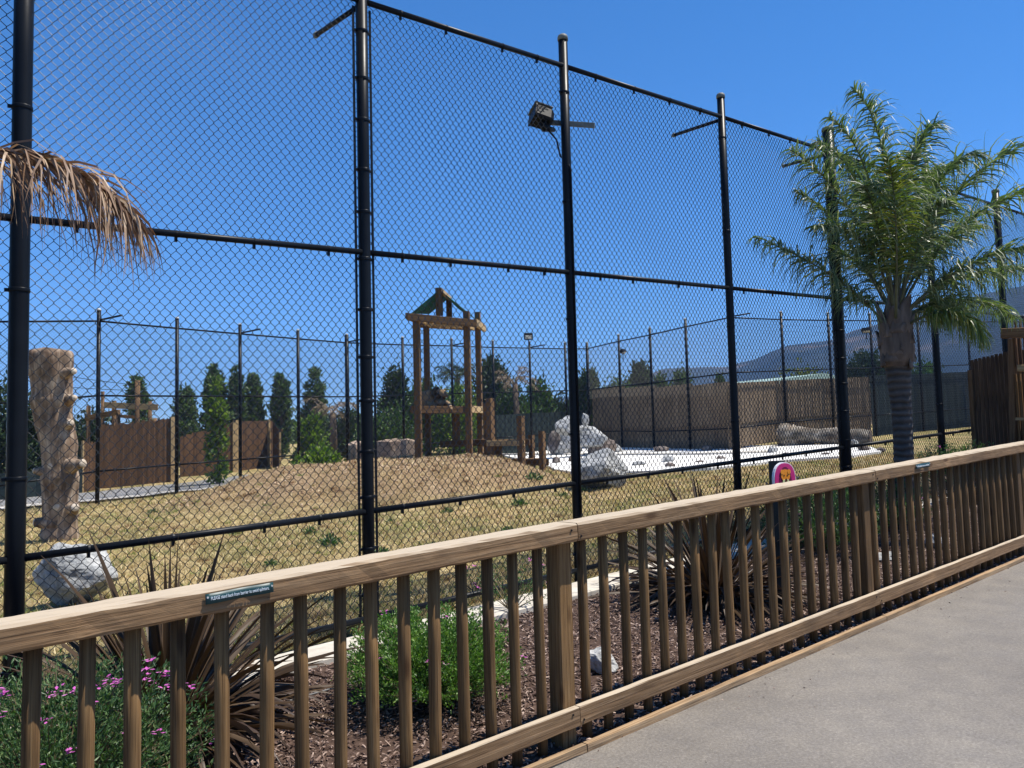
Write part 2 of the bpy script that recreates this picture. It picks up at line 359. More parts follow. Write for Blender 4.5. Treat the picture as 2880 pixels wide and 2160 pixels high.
# ------------------------------------------------------------------ near wooden barrier
CR = 1.075
bar = thing('wooden_barrier', (*xy(2.86, 3.0), SL*2.86), 'low brown wooden barrier of square rails and round poles along the walkway', 'barrier')
UP = 2.86
SCREW = extrude(circ(.0055, 8), [0, .003]).mesh('screw_head')
for i in range(-2, 6):
    u0 = UP+3.04*i
    def P(u, v, c): return (*xy(u, v), slope(u)+c)
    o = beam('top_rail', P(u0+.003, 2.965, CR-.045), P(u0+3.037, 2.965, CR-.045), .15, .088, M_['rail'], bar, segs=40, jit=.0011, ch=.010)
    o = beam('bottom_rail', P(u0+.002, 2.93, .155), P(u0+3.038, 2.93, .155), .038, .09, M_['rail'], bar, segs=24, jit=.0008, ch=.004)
    pu = u0-.03
    for (du, cc_) in ((-.045, CR-.03), (.02, CR-.065), (-.05, .175), (.022, .135)):
        vv_ = 2.888 if cc_ > .5 else 2.909
        link('screw_head', SCREW, M_['metal'], bar, Matrix.Translation(P(u0+du, vv_, cc_)) @ Matrix.Rotation(math.atan2(-DX, DY), 4, 'Z'))
    beam('post', P(pu, 3.0, -.05), P(pu, 3.0, CR-.09), .092, .092, M_['pole'], bar, up=(DX, DY, 0), segs=6, ch=.006)
    for k in range(1, 20):
        uu = u0-.03+k*.152+random.uniform(-.006, .006)
        r = random.choice([.05, .052, .054])
        tl = random.uniform(-.008, .008)
        beam('baluster', P(uu, 2.985, -.02), P(uu+tl, 2.985+random.uniform(-.004, .004), CR-.089), r, r, M_['pole'], bar, up=(DX, DY, 0), round_=True, segs=3, jit=.0006 if i < 1 else 0)
def text_mesh(txt, size, mat, name='lettering'):
    cu = bpy.data.curves.new('t', 'FONT'); cu.body = txt; cu.size = size; cu.align_x = 'CENTER'; cu.align_y = 'CENTER'; cu.extrude = .0008
    to = bpy.data.objects.new('t', cu); col.objects.link(to); dg = bpy.context.evaluated_depsgraph_get()
    me = bpy.data.meshes.new_from_object(to.evaluated_get(dg)); bpy.data.objects.remove(to); me.name = name
    if mat: me.materials.clear(); me.materials.append(mat)
    return me
def plate(uc, w, name='warning_plate', txt=True):
    v = 2.965-.075-.004
    y = Vector((0, 0, 1)); xdir = Vector((DX, DY, SL)).normalized(); nrm = Vector((DY, -DX, 0)).normalized()
    up = nrm.cross(xdir)
    c = Vector((*xy(uc, v), slope(uc)+CR-.045+.012))
    m = Matrix(((xdir.x, up.x, nrm.x, c.x), (xdir.y, up.y, nrm.y, c.y), (xdir.z, up.z, nrm.z, c.z), (0, 0, 0, 1)))
    # gently warped sheet
    n = 16; V = []
    for i in range(n+1):
        t = i/n; x = (t-.5)*w; wv = .0035*math.sin(t*math.pi*2.6+.4)+.002
        for (yy, zz) in ((-.0175, 0), (.0175, 0), (.0175, -.0025), (-.0175, -.0025)): V.append((x, yy, zz+wv+(.0025*math.sin(t*9) if yy < 0 else 0)))
    a = np.arange(4); b = (a+1) % 4
    F = np.concatenate([np.stack([i*4+a, (i+1)*4+a, (i+1)*4+b, i*4+b], 1) for i in range(n)])
    ge = Geo().add(V, F, np.array([[0, 1, 2, 3], [n*4+3, n*4+2, n*4+1, n*4]]))
    p = link('warning_plate', ge.mesh('warning_plate', True), M_['plate'], bar, m)
    p['label'] = name
    if txt:
        me = text_mesh('PLEASE stand back from barrier to avoid splinters.', .0165, M_['white'])
        xs = [v.co.x for v in me.vertices]; s = w*.86/(max(xs)-min(xs))
        for vv in me.vertices: vv.co.x *= s; vv.co.z += .0075
        link('lettering', me, M_['white'], p, m)
    for sx in (-1, 1):
        link('screw', extrude(circ(.0035, 8), [0, .003]).mesh('screw'), M_['galv'], p, m @ Matrix.Translation((sx*w*.475, .006, .006)) @ Matrix.Rotation(-math.pi/2, 4, 'Y'))
a = hitv(576, 1700, 2.89); b = hitv(766, 1665, 2.89); ua, ub = uv(a.x, a.y)[0], uv(b.x, b.y)[0]
plate((ua+ub)/2, ub-ua, 'dark green warning plate with white lettering on the near end of the rail')
a = hitv(2573, 1312, 2.89); b = hitv(2612, 1304, 2.89); ua, ub = uv(a.x, a.y)[0], uv(b.x, b.y)[0]
plate((ua+ub)/2, ub-ua, 'small dark green plate on the far end of the rail')

# ------------------------------------------------------------------ chain-link netting
def net_geo(g, w, h, cell_w, cell_h, r, f3, k=4, off=.004, knot=0):
    """diamond netting w x h ; f3 maps (s,t,depth) arrays to 3-D ; round-cornered zigzag wires"""
    nx = int(round(w/(cell_w/2))); nx += nx % 2; cw = w/nx; nz = max(2, int(round(h/(cell_h/2)))); chh = h/nz
    # wire j zigzags between x=j*cw and (j+1)*cw climbing
    j, i = np.meshgrid(np.arange(nx), np.arange(nz), indexing='ij'); j = j.ravel(); i = i.ravel()
    par = (i+j) % 2
    x0 = np.where(par == 0, j, j+1)*cw; x1 = np.where(par == 0, j+1, j)*cw; z0 = i*chh; z1 = (i+1)*chh
    d0 = np.where(par == 0, off, -off); d1 = -d0
    ins = .0
    if knot:
        z0 = z0+chh*knot*.5; z1 = z1-chh*knot*.5
        xn = np.concatenate([x0, x0]); zn = np.concatenate([z0, z0-chh*knot]); dn = np.concatenate([d0*.3, d0*.3])
        up_i = len(x0)
        x0, x1 = np.concatenate([x0, xn[:up_i]]), np.concatenate([x1, xn[:up_i]])
        z0, z1 = np.concatenate([z0, zn[up_i:]]), np.concatenate([z1, zn[:up_i]])
        d0, d1 = np.concatenate([d0, dn[:up_i]]), np.concatenate([d1, dn[:up_i]])
        rr = np.concatenate([np.full(up_i, r), np.full(up_i, r*1.25)])[:, None]
    else: rr = r
    P0 = np.stack(f3(x0, z0, d0), -1); P1 = np.stack(f3(x1, z1, d1), -1)
    d = P1-P0; L = np.linalg.norm(d, axis=1, keepdims=True); d /= L
    P0 = P0-d*r*.6; P1 = P1+d*r*.6
    up = np.array([DY, -DX, .02]); a = np.cross(d, up); a /= np.linalg.norm(a, axis=1, keepdims=True); b = np.cross(d, a)
    n = len(P0); V = np.zeros((n, 2, k, 3))
    for q in range(k):
        an = 2*math.pi*(q+.5)/k; o = (a*math.cos(an)+b*math.sin(an))*rr
        V[:, 0, q] = P0+o; V[:, 1, q] = P1+o
    base = np.arange(n)[:, None]*2*k; q = np.arange(k)[None]; q2 = (q+1) % k
    F = np.stack([base+q, base+q2, base+k+q2, base+k+q], -1).reshape(-1, 4)
    g.add(V.reshape(-1, 3), F)

VF = 5.18
near = thing('tall_mesh_fence', (*xy(3, VF), SL*3+CE), 'tall black chain-link fence on round posts right behind the mulch bed', 'fence')
posts = []   # u, top c, diameter
def ucol(px, py): p = hitv(px, py, VF); return uv(p.x, p.y)[0]
def ccol(px, py): p = hitv(px, py, VF); return p.z-slope(uv(p.x, p.y)[0])
CB, CM, CT, C0 = 1.003, ccol(1030, 711), ccol(1040, 12), CE+.09
pl = [(-1.35, None, .10), (ucol(42, 1570), None, .10), (ucol(1035, 1441), ccol(1025, -40), .088), (ucol(1621, 1361), ccol(1581, 103), .084),
      (ucol(2072, 1297), ccol(2022, 266), .083), (ucol(2376, 1258), ccol(2330, 362), .145), (ucol(2648, 1232), None, .10),
      (ucol(2845, 1210), None, .11), (ucol(2845, 1210)+2.3, None, .09), (ucol(2845, 1210)+4.6, None, .09)]
pl = [(u, c or CT+.27, d) for u, c, d in pl]
print('posts', [(round(u, 2), round(c, 2)) for u, c, d in pl], CM, CT)
def NP(u, v, c): return Vector((*xy(u, v), slope(u)+c))
band_me = None
def ring_mesh(r, h=.022, t=.004):
    return extrude(circ(r+t, 16), [0, .004, h-.004, h], [.985, 1, 1, .985]).mesh('band', True)
for i, (u, ct, dia) in enumerate(pl):
    p = beam('post', NP(u, VF, CE-.12), NP(u, VF, ct-.03), dia, dia, M_['metal'], near, up=(DX, DY, 0), round_=True, segs=4)
    # domed cap
    capg = extrude(circ(dia/2+.006, 16), [0, .03, .045, .055, .06], [1, 1, .88, .6, .2]).mesh('cap', True)
    link('cap', capg, M_['greycap'], p, Matrix.Translation(NP(u, VF, ct-.035)) @ Matrix.Rotation(-math.pi/2, 4, 'Y'))
    bm_ = ring_mesh(dia/2); bm_.materials.append(M_['metal'])
    term = i in (2, 5, 7)
    nb = 13 if term else 5
    for k in range(nb):
        c = CE+.25+k*(CT-CE-.5)/(nb-1)+random.uniform(-.02, .02)
        link('band', bm_, M_['metal'], p, Matrix.Translation(NP(u, VF, c)) @ Matrix.Rotation(-math.pi/2, 4, 'Y'))
        if term:
            for s in (-1, 1):
                beam('band_bolt', NP(u+s*dia/2, VF, c+.011), NP(u+s*(dia/2+.03), VF, c+.011), .012, .02, M_['metal'], p)
        else: beam('band_bolt', NP(u-dia/2, VF, c+.011), NP(u-dia/2-.022, VF, c+.011), .012, .02, M_['metal'], p)
    if term:
        for s in (-1, 1): beam('tension_bar', NP(u+s*(dia/2+.026), VF, C0), NP(u+s*(dia/2+.026), VF, CT-.05), .006, .018, M_['metal'], near, up=(DX, DY, 0))
    if i in (2, 4, 5):                 # short arms reaching into the enclosure
        a_ = beam('bracket_arm', NP(u, VF+dia/2, CT-.02), NP(u-.05, VF+.62, CT-.02), .038, .038, M_['metal'], near, round_=True)
        link('arm_cap', extrude(circ(.024, 10), [0, .03]).mesh('arm_cap', True), M_['greycap'], a_, Matrix.Translation(NP(u-.05, VF+.60, CT-.02)) @ Matrix.Rotation(math.atan2(DX, -DY), 4, 'Z'))
tie_me = {}
for i in range(len(pl)-1):
    ua = pl[i][0]+pl[i][2]/2; ub = pl[i+1][0]-pl[i+1][2]/2
    for (nm, c, r) in (('top_rail', CT, .044), ('middle_rail', CM, .042), ('bottom_rail', CB, .042), ('base_rail', C0+.02, .042)):
        rl = beam(nm, NP(ua-.01, VF-.012, c), NP(ub+.01, VF-.012, c), r, r, M_['metal'], near, round_=True)
        nt = 4
        for k in range(nt):
            uu = ua+(k+.5)*(ub-ua)/nt+random.uniform(-.08, .08)
            key = r
            if key not in tie_me:
                g_ = extrude(circ(r/2+.0025, 12), [-.006, .006]); g_.add([(x, y, z) for x in (-.008, .008) for y in (-.004, .012) for z in (-r/2-.028, -r/2)], [[0, 1, 3, 2], [4, 6, 7, 5], [0, 4, 5, 1], [2, 3, 7, 6], [0, 2, 6, 4], [1, 5, 7, 3]])
                tie_me[key] = g_.mesh('tie', False); tie_me[key].materials.append(M_['metal'])
            link('tie', tie_me[key], M_['metal'], rl, Matrix.Translation(NP(uu, VF-.012, c)) @ Matrix.Rotation(math.atan2(DY, DX), 4, 'Z'))
    g = Geo(); ph = random.uniform(0, 5); wb = ub-ua
    def f3(s, t, d, ua=ua, ub=ub, ph=ph, wb=wb):
        wob = .012*np.sin(s*3.1+t*2.2+ph)+.006*np.sin(t*7+s*1.3+ph)
        u = ua+s+.005*np.sin(t*5+s*4+ph)*np.minimum(1, np.minimum(s, wb-s)*4); v = VF+.014+d+wob
        return DX*u-DY*v, DY*u+DX*v, SL*u+C0-.06+t
    net_geo(g, wb, CT-C0+.05, .061, .072, .0023, f3, 4, knot=.19)
    o = g.obj('mesh_panel', M_['wire'], near, True)
# floodlight on the third post
u2 = pl[3][0]
fl = at(1527, 330, 7.05)
lamp = thing('floodlight', NP(u2, VF+.06, ccol(1600, 345)), 'dark box floodlight on a bracket on the near fence post, aimed into the enclosure', 'floodlight')
LB = NP(u2, VF, ccol(1600, 352))
beam('bracket', LB+Vector((.26, -.03, -.03)), LB+Vector((-.16, .08, .055)), .02, .045, M_['greycap'], lamp)
hx = Vector((.80, .25, -.21)).normalized(); hz = Vector((-.25, .25, .93)); hy = hz.cross(hx).normalized(); hz = hx.cross(hy)
hc = at(1528, 333, 7.4)
hx, hy, hz = hx*.86, hy*.86, hz*.86
hm = Matrix(((hx.x, hy.x, hz.x, hc.x), (hx.y, hy.y, hz.y, hc.y), (hx.z, hy.z, hz.z, hc.z), (0, 0, 0, 1)))
g = extrude(box_prof(.20, .15, .02), [-.115, -.08, .05, .09], [1.05, 1.05, 1.0, .75])
h_ = link('housing', g.mesh('housing'), M_['metal'], lamp, hm)
link('visor', extrude(box_prof(.225, .006, .001), [-.14, .06]).mesh('visor'), M_['greycap'], h_, hm @ Matrix.Translation((0, 0, .084)))
link('lens_frame', extrude(box_prof(.215, .16, .01), [-.125, -.112]).mesh('lens_frame'), M_['metal'], h_, hm)
g = Geo(); tube_geo(g, [hc+hx*.05-hz*.06, hc+hx*.06-hz*.13, LB+Vector((-.08, .05, -.12)), LB+Vector((-.05, .04, -.28)), LB+Vector((.0, .0, -.33)), LB+Vector((.03, -.05, -.42)), NP(u2+.0, VF-.05, ccol(1612, 500)), NP(u2, VF-.05, C0+.5)], .009, 6)
g.obj('conduit', M_['metal'], lamp, True)
g = Geo(); tube_geo(g, [hc-hz*.06, hc-hz*.13+hx*.02, LB+Vector((-.1, .05, -.03))], [.045, .035, .02], 8); g.obj('yoke', M_['metal'], lamp, True)

# ------------------------------------------------------------------ far enclosure fence
HM = 2.67-.02; HT = 4.42; HB = .86
farp = [(-60, 17.6, 0), (278, 19.6, 1), (498, 21.6, 0), (675, 23.4, 1), (838, 25.3, 0), (975, 27.1, 1), (1132, 29.0, 0), (1270, 30.8, 1), (1386, 32.4, 0), (1489, 33.7, 1), (1589, 35, 0), (1651, 35.5, 0),
        (1740, 32.7, 0), (1828, 30.4, 1), (1928, 28.3, 0), (2052, 26.5, 1), (2197, 28.6, 0), (2329, 30, 1), (2447, 31, 0), (2580, 32.5, 0), (2720, 34, 0), (2880, 36, 0), (3050, 38, 0)]
topy = {278: 903, 498: 923.5, 675: 939, 838: 953, 975: 964, 1132: 970, 1270: 973, 1386: 977, 1489: 979, 1589: 981, 1651: 981, 1740: 960, 1828: 942, 1928: 919, 2052: 893, 2197: 899, 2329: 901, 2447: 902, 2580: 905}
far = thing('far_mesh_fence', at(1270, 1280, 30), 'distant tall black chain-link fence closing the far side of the enclosure', 'fence')
FP = []
for (px, z, arm) in farp:
    q = at(px, topy.get(px, 905), z); FP.append((q.x, q.y, q.z-4.4, q.z))
for i, (x, y, zb, zt) in enumerate(FP):
    zb2 = min(zb, gz(x, y, False))
    big = farp[i][0] in (975, 1651)
    p = beam('post', (x, y, zb2-.1), (x, y, zt+.26), .13 if big else .095, .13 if big else .095, M_['metal'], far, up=(1, 0, 0), round_=True)
    link('cap', extrude(circ(.06, 8), [0, .05], [1, .6]).mesh('cap', True), M_['galv'], p, Matrix.Translation((x, y, zt+.25)) @ Matrix.Rotation(-math.pi/2, 4, 'Y'))
    if farp[i][2]:
        beam('bracket_arm', (x, y, zt+.02), (x+.62, y-.15, zt+.1), .045, .045, M_['metal'], far, round_=True)
for i in range(len(FP)-1):
    a, b = FP[i], FP[i+1]
    A = Vector(a[:2]+(0,)); B = Vector(b[:2]+(0,)); wd = (B-A).length
    for nm, h in (('top_rail', 4.4), ('middle_rail', 2.63), ('bottom_rail', .86)):
        beam(nm, (a[0], a[1], a[2]+h), (b[0], b[1], b[2]+h), .045, .045, M_['metal'], far, round_=True)
    g = Geo()
    def f3(s, t, d, a=a, b=b, wd=wd):
        q = s/wd; nx_, ny_ = -(b[1]-a[1])/wd, (b[0]-a[0])/wd
        zz = a[2]+(b[2]-a[2])*q
        return a[0]+(b[0]-a[0])*q+nx_*d, a[1]+(b[1]-a[1])*q+ny_*d, zz+.12+t
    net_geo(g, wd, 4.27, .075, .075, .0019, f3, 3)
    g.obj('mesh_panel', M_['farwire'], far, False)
def far_lamp(px, py, z, label, w=.34, h=.24, yaw=0, tilt=.5):
    c = at(px, py, z); t = thing('floodlight', c, label, 'floodlight', 'floodlights on the far fence posts')
    m = Matrix.Translation(c) @ Matrix.Rotation(yaw, 4, 'Z') @ Matrix.Rotation(tilt, 4, 'X')
    hh = link('housing', extrude([(y_, x_) for x_, y_ in box_prof(w, h, .02)], [-.06, .06]).mesh('housing'), M_['metal'], t, m @ Matrix.Rotation(math.pi/2, 4, 'Z') @ Matrix.Rotation(math.pi/2, 4, 'X'))
    link('glass', Geo().add([(-w*.35, -.07, -h*.3), (w*.35, -.07, -h*.3), (w*.35, -.07, h*.3), (-w*.35, -.07, h*.3)], [[0, 1, 2, 3]]).mesh('glass'), M_['galv'], hh, m)
    beam('bracket', c-Vector((0, 0, .1)), c-Vector((0, -.05, .32)), .03, .03, M_['metal'], t)
far_lamp(1486, 946, 33.6, 'far floodlight standing on top of a fence post right of the tower', .36, .26)
far_lamp(1752, 988, 32.4, 'small far floodlight on the side of a post past the near lamp post', .3, .16, .9, .9)
far_lamp(2437, 929, 30.9, 'far floodlight beside the palm trunk on a fence post', .34, .18, -.6, .9)

# windscreens and reed screens hung on the outside of the far fence
def reed_mat():
    m, n, l, b = newmat('brown_reed_screen'); v = coordvec(n, l, (30, 30, .6)); t = noise(n, l, v, 1.6, 4, .6)
    r = ramp(n, [(.36, (.11, .075, .044)), (.5, (.25, .18, .11)), (.66, (.42, .32, .21))]); l.new(t.outputs[0], r.inputs[0])
    v2 = coordvec(n, l, (1, 1, 1)); t2 = noise(n, l, v2, .9, 4, .6); r2 = ramp(n, [(.3, (.78, .76, .74)), (.7, (1.12, 1.1, 1.06))]); l.new(t2.outputs[0], r2.inputs[0])
    c = mix(n, l, r.outputs[0], r2.outputs[0], 1.0, 'MULTIPLY'); l.new(c.outputs[2], b.inputs['Base Color']); b.inputs['Roughness'].default_value = .9
    bump(n, l, t.outputs[0], b, .6, .02); return m
M_['reed'] = reed_mat()
def wavy_sheet(a, b, z0, z1, outw, name, mat, parent, amp=.02, k=60, step=.0):
    A = Vector(a[:2]+(0,)); B = Vector(b[:2]+(0,)); d = (B-A); L = d.length; d /= L; nr = Vector((-d.y, d.x, 0))
    if nr.dot(A) < 0: nr = -nr
    V = []; 
    for i in range(k+1):
        t = i/k; p = A+d*(L*t)+nr*(outw+amp*math.sin(i*2.4)*.5+amp*.5*random.random())
        base = a[2]+(b[2]-a[2])*t; tp = z1+step*random.uniform(-1, 1)
        for zz, o in ((z0, 0), (tp, 0), (tp, .02), (z0, .02)): V.append((p.x+nr.x*o, p.y+nr.y*o, base+zz))
    q = np.arange(4); q2 = (q+1) % 4
    F = np.concatenate([np.stack([i*4+q, i*4+q2, (i+1)*4+q2, (i+1)*4+q], 1) for i in range(k)])
    ge = Geo().add(V, F, np.array([[3, 2, 1, 0], [k*4, k*4+1, k*4+2, k*4+3]]))
    return ge.obj(name, mat, parent)
reed = thing('reed_screen', at(2052, 1255, 26.7), 'brown reed screening wrapped along the right-hand run of the far fence', 'screen')
for i in range(11, 18):
    a, b = FP[i], FP[i+1]
    off = .16
    wavy_sheet(a, b, .98, 2.62-.08*(i-11 if i < 15 else 4), off, 'upper_panel', M_['reed'], reed, .03, 50, .012)
    wavy_sheet(a, b, .22, 1.02, off+.05, 'lower_panel', M_['reed'], reed, .03, 50)
ws = thing('green_windscreen', at(1500, 1270, 34), 'dark green windscreen cloth on the far fence behind the stepped platforms', 'screen')
for i in (8, 9, 10): wavy_sheet(FP[i], FP[i+1], .1, 1.75, .12, 'cloth_panel', M_['screen'], ws, .03, 20)
ws = thing('green_windscreen', at(2650, 1230, 33), 'grey green windscreen cloth on the far fence right of the palm trunk', 'screen')
for i in (18, 19, 20, 21): wavy_sheet(FP[i], FP[i+1], .1, 2.35, .12, 'cloth_panel', M_['screen'], ws, .03, 20)
ws = thing('green_windscreen', at(140, 1370, 22), 'low dark green windscreen under the hedge behind the upright log', 'screen')
pa = at(-300, 1400, 21.5); pb = at(232, 1372, 24)
wavy_sheet((pa.x, pa.y, gz(pa.x, pa.y, False)), (pb.x, pb.y, gz(pb.x, pb.y, False)), 0, .75, 0, 'cloth_panel', M_['screen'], ws, .05, 30)

# ------------------------------------------------------------------ hills far away
def hill_mat():
    m, n, l, b = newmat('dry_hill'); v = coordvec(n, l, rnd=False); t = noise(n, l, v, .006, 9, .62); t2 = noise(n, l, v, .035, 6, .7)
    r = ramp(n, [(.38, (.02, .032, .026)), (.54, (.04, .05, .036)), (.64, (.17, .13, .085))]); l.new(t.outputs[0], r.inputs[0])
    r2 = ramp(n, [(.35, (.55, .6, .6)), (.65, (1.15, 1.1, 1.05))]); l.new(t2.outputs[0], r2.inputs[0])
    c = mix(n, l, r.outputs[0], r2.outputs[0], 1.0, 'MULTIPLY'); l.new(c.outputs[2], b.inputs['Base Color']); b.inputs['Roughness'].default_value = 1
    b.inputs['Specular IOR Level'].default_value = 0; return m
ridge = [(900, 1250), (1200, 1240), (1400, 1215), (1470, 1185), (1542, 1131), (1620, 1112), (1696, 1091), (1736, 1077), (1800, 1062), (1880, 1040), (2050, 1034), (2080, 1026), (2160, 998), (2215, 976), (2330, 962), (2400, 935), (2465, 918), (2560, 885), (2750, 842), (2880, 812), (3100, 780), (3400, 790), (3800, 840)]
hills = []
pxs = np.arange(900, 3800, 12); py = np.interp(pxs, [r[0] for r in ridge], [r[1] for r in ridge])
nd = 26; V = []
for i, (a, b) in enumerate(zip(pxs, py)):
    d = ray(a, b); hd = Vector((d.x, d.y)); el = d.z/hd.length; hd.normalize()
    jag = .0018*mnoise.noise(Vector((a*.02, 0, 0)))+.0010*mnoise.noise(Vector((a*.09, 3, 0)))
    for j in range(nd):
        t = j/(nd-1); D = 1300+1900*t
        f = min(1, t/.6); f = f*f*(3-2*f) if t < .6 else 1-.5*((t-.6)/.4)**2
        z = (el+jag)*2440*f+1.6-(1-f)*2
        z += (60*mnoise.noise(Vector((hd.x*9, D*.0022, 1)))+22*mnoise.noise(Vector((hd.x*30, D*.006, 4))))*max(0, f*(1-f)*2.2)*min(1, max(0, el*14)) if t < .6 else 0
        V.append((hd.x*D, hd.y*D, z))
a = np.arange(len(pxs)*nd).reshape(len(pxs), nd)
F = np.stack([a[:-1, :-1], a[1:, :-1], a[1:, 1:], a[:-1, 1:]], -1).reshape(-1, 4)
tag(Geo().add(V, F).obj('hills', hill_mat(), None, True), kind='structure')

# ------------------------------------------------------------------ leaves
def rand_dirs(n):
    d = rng.normal(size=(n, 3)); return d/np.linalg.norm(d, axis=1, keepdims=True)
def leaf_quads(g, P, D, L, Wd, fold=.15):
    """diamond leaves at P pointing along D"""
    n = len(P); side = np.cross(D, rand_dirs(n)); side /= np.linalg.norm(side, axis=1, keepdims=True)+1e-9
    nr = np.cross(D, side); L = np.broadcast_to(np.asarray(L, float), (n,))[:, None]; Wd = np.broadcast_to(np.asarray(Wd, float), (n,))[:, None]
    V = np.stack([P, P+D*L*.45+side*Wd*.5+nr*Wd*fold, P+D*L, P+D*L*.45-side*Wd*.5+nr*Wd*fold], 1).reshape(-1, 3)
    g.add(V, np.arange(n*4).reshape(n, 4))
def clumpy_crown(g, prof, base, H, n, leaf, nclump, spread, lean=(0, 0), up=.5, inner=.25):
    """prof: list (t, radius) up the height ; leaves gathered in clumps near the outline"""
    ts = np.array([p[0] for p in prof]); rs = np.array([p[1] for p in prof])
    wt = np.interp(np.linspace(0, 1, 60), ts, rs)+.05; wt /= wt.sum()
    t = np.clip(rng.choice(np.linspace(0, 1, 60), nclump, p=wt)+rng.normal(0, .01, nclump), 0, 1); r = np.interp(t, ts, rs)
    an = rng.uniform(0, 2*math.pi, nclump); rr = r*np.sqrt(rng.uniform(inner, 1, nclump))*rng.uniform(.82, 1.08, nclump)
    C = np.stack([base[0]+lean[0]*t+rr*np.cos(an), base[1]+lean[1]*t+rr*np.sin(an), base[2]+t*H], 1)
    k = rng.integers(0, nclump, n); s = spread*rng.uniform(.55, 1.2, nclump)
    off = rng.normal(size=(n, 3))*s[k][:, None]*np.array([.55, .55, .8])
    P = C[k]+off
    D = off/(np.linalg.norm(off, axis=1, keepdims=True)+1e-6)*.7+rand_dirs(n)*.7+np.array([0, 0, up]); D /= np.linalg.norm(D, axis=1, keepdims=True)
    leaf_quads(g, P, D, leaf*rng.uniform(.7, 1.3, n), leaf*.62*rng.uniform(.7, 1.3, n))
def tree(px, ytop, z, width, prof, mat, label, n=5200, leaf=.2, name='poplar_tree', cat='tree', group=None, ncl=None, trunk=.09, yb=None, spread=None, up=.5, t0=.06):
    top = at(px, ytop, z); x, y = top.x, top.y; zb = gz(x, y, False); H = top.z-zb
    t = thing(name, (x, y, zb), label, cat, group)
    g = Geo(); rw = width/2
    clumpy_crown(g, [(t_, r_*rw) for t_, r_ in prof], (x, y, zb+H*t0), H*(1-t0)*.985, n, leaf, ncl or int(70+H*9), spread or rw*.34, up=up)
    g.obj('crown', mat, t)
    g = Geo(); tube_geo(g, [(x, y, zb-.2), (x+.05, y, zb+H*.3), (x, y+.05, zb+H*.6), (x, y, zb+H*.85)], [trunk*1.4, trunk, trunk*.6, .02], 7)
    for i in range(5):
        a = random.uniform(0, 6.28); h0 = H*random.uniform(.12, .5)
        tube_geo(g, [(x, y, zb+h0), (x+math.cos(a)*rw*.4, y+math.sin(a)*rw*.4, zb+h0+H*.1), (x+math.cos(a)*rw*.6, y+math.sin(a)*rw*.6, zb+h0+H*.25)], [trunk*.5, trunk*.35, .012], 5)
    g.obj('trunk', M_['bark'], t, True); return t
COLM = [(0, .6), (.15, .85), (.4, 1), (.7, .9), (.88, .68), (1, .3)]
FLAME = [(0, .7), (.15, 1), (.35, .95), (.6, .72), (.82, .5), (1, .2)]
ROUND = [(0, .45), (.2, .85), (.5, 1), (.8, .75), (1, .2)]
BUSHY = [(0, .95), (.3, 1), (.6, .85), (.85, .5), (1, .1)]
def wpx(w, z): return w*z/FPX
pg = 'poplar trees beyond the far fence'
for (px, yt, z, w, pf, lb, n) in [
    (388, 1062, 44, 82, ROUND, 'short rounded poplar directly behind the raised timber frame', 4200),
    (518, 1082, 44, 92, FLAME, 'pointed poplar between the timber frame and the bright bamboo clump', 4200),
    (604, 1040, 46, 84, COLM, 'tall columnar poplar rising right behind the bright bamboo clump', 5200),
    (664, 1034, 46, 56, COLM, 'slim tall poplar, left half of the close pair over the square slat screen', 4200),
    (712, 1046, 47, 62, COLM, 'slightly shorter poplar, right half of the close pair over the square slat screen', 4200),
    (790, 1056, 47, 68, COLM, 'single narrow poplar standing alone right of the close pair', 4200),
    (884, 1042, 45, 98, FLAME, 'wide-footed poplar just left of the thick near fence post', 5600)]:
    tree(px, yt, z, wpx(w*.8, z), pf, M_['poplar'], lb, n, .21, group=pg, spread=wpx(w*.8, z)*.13)
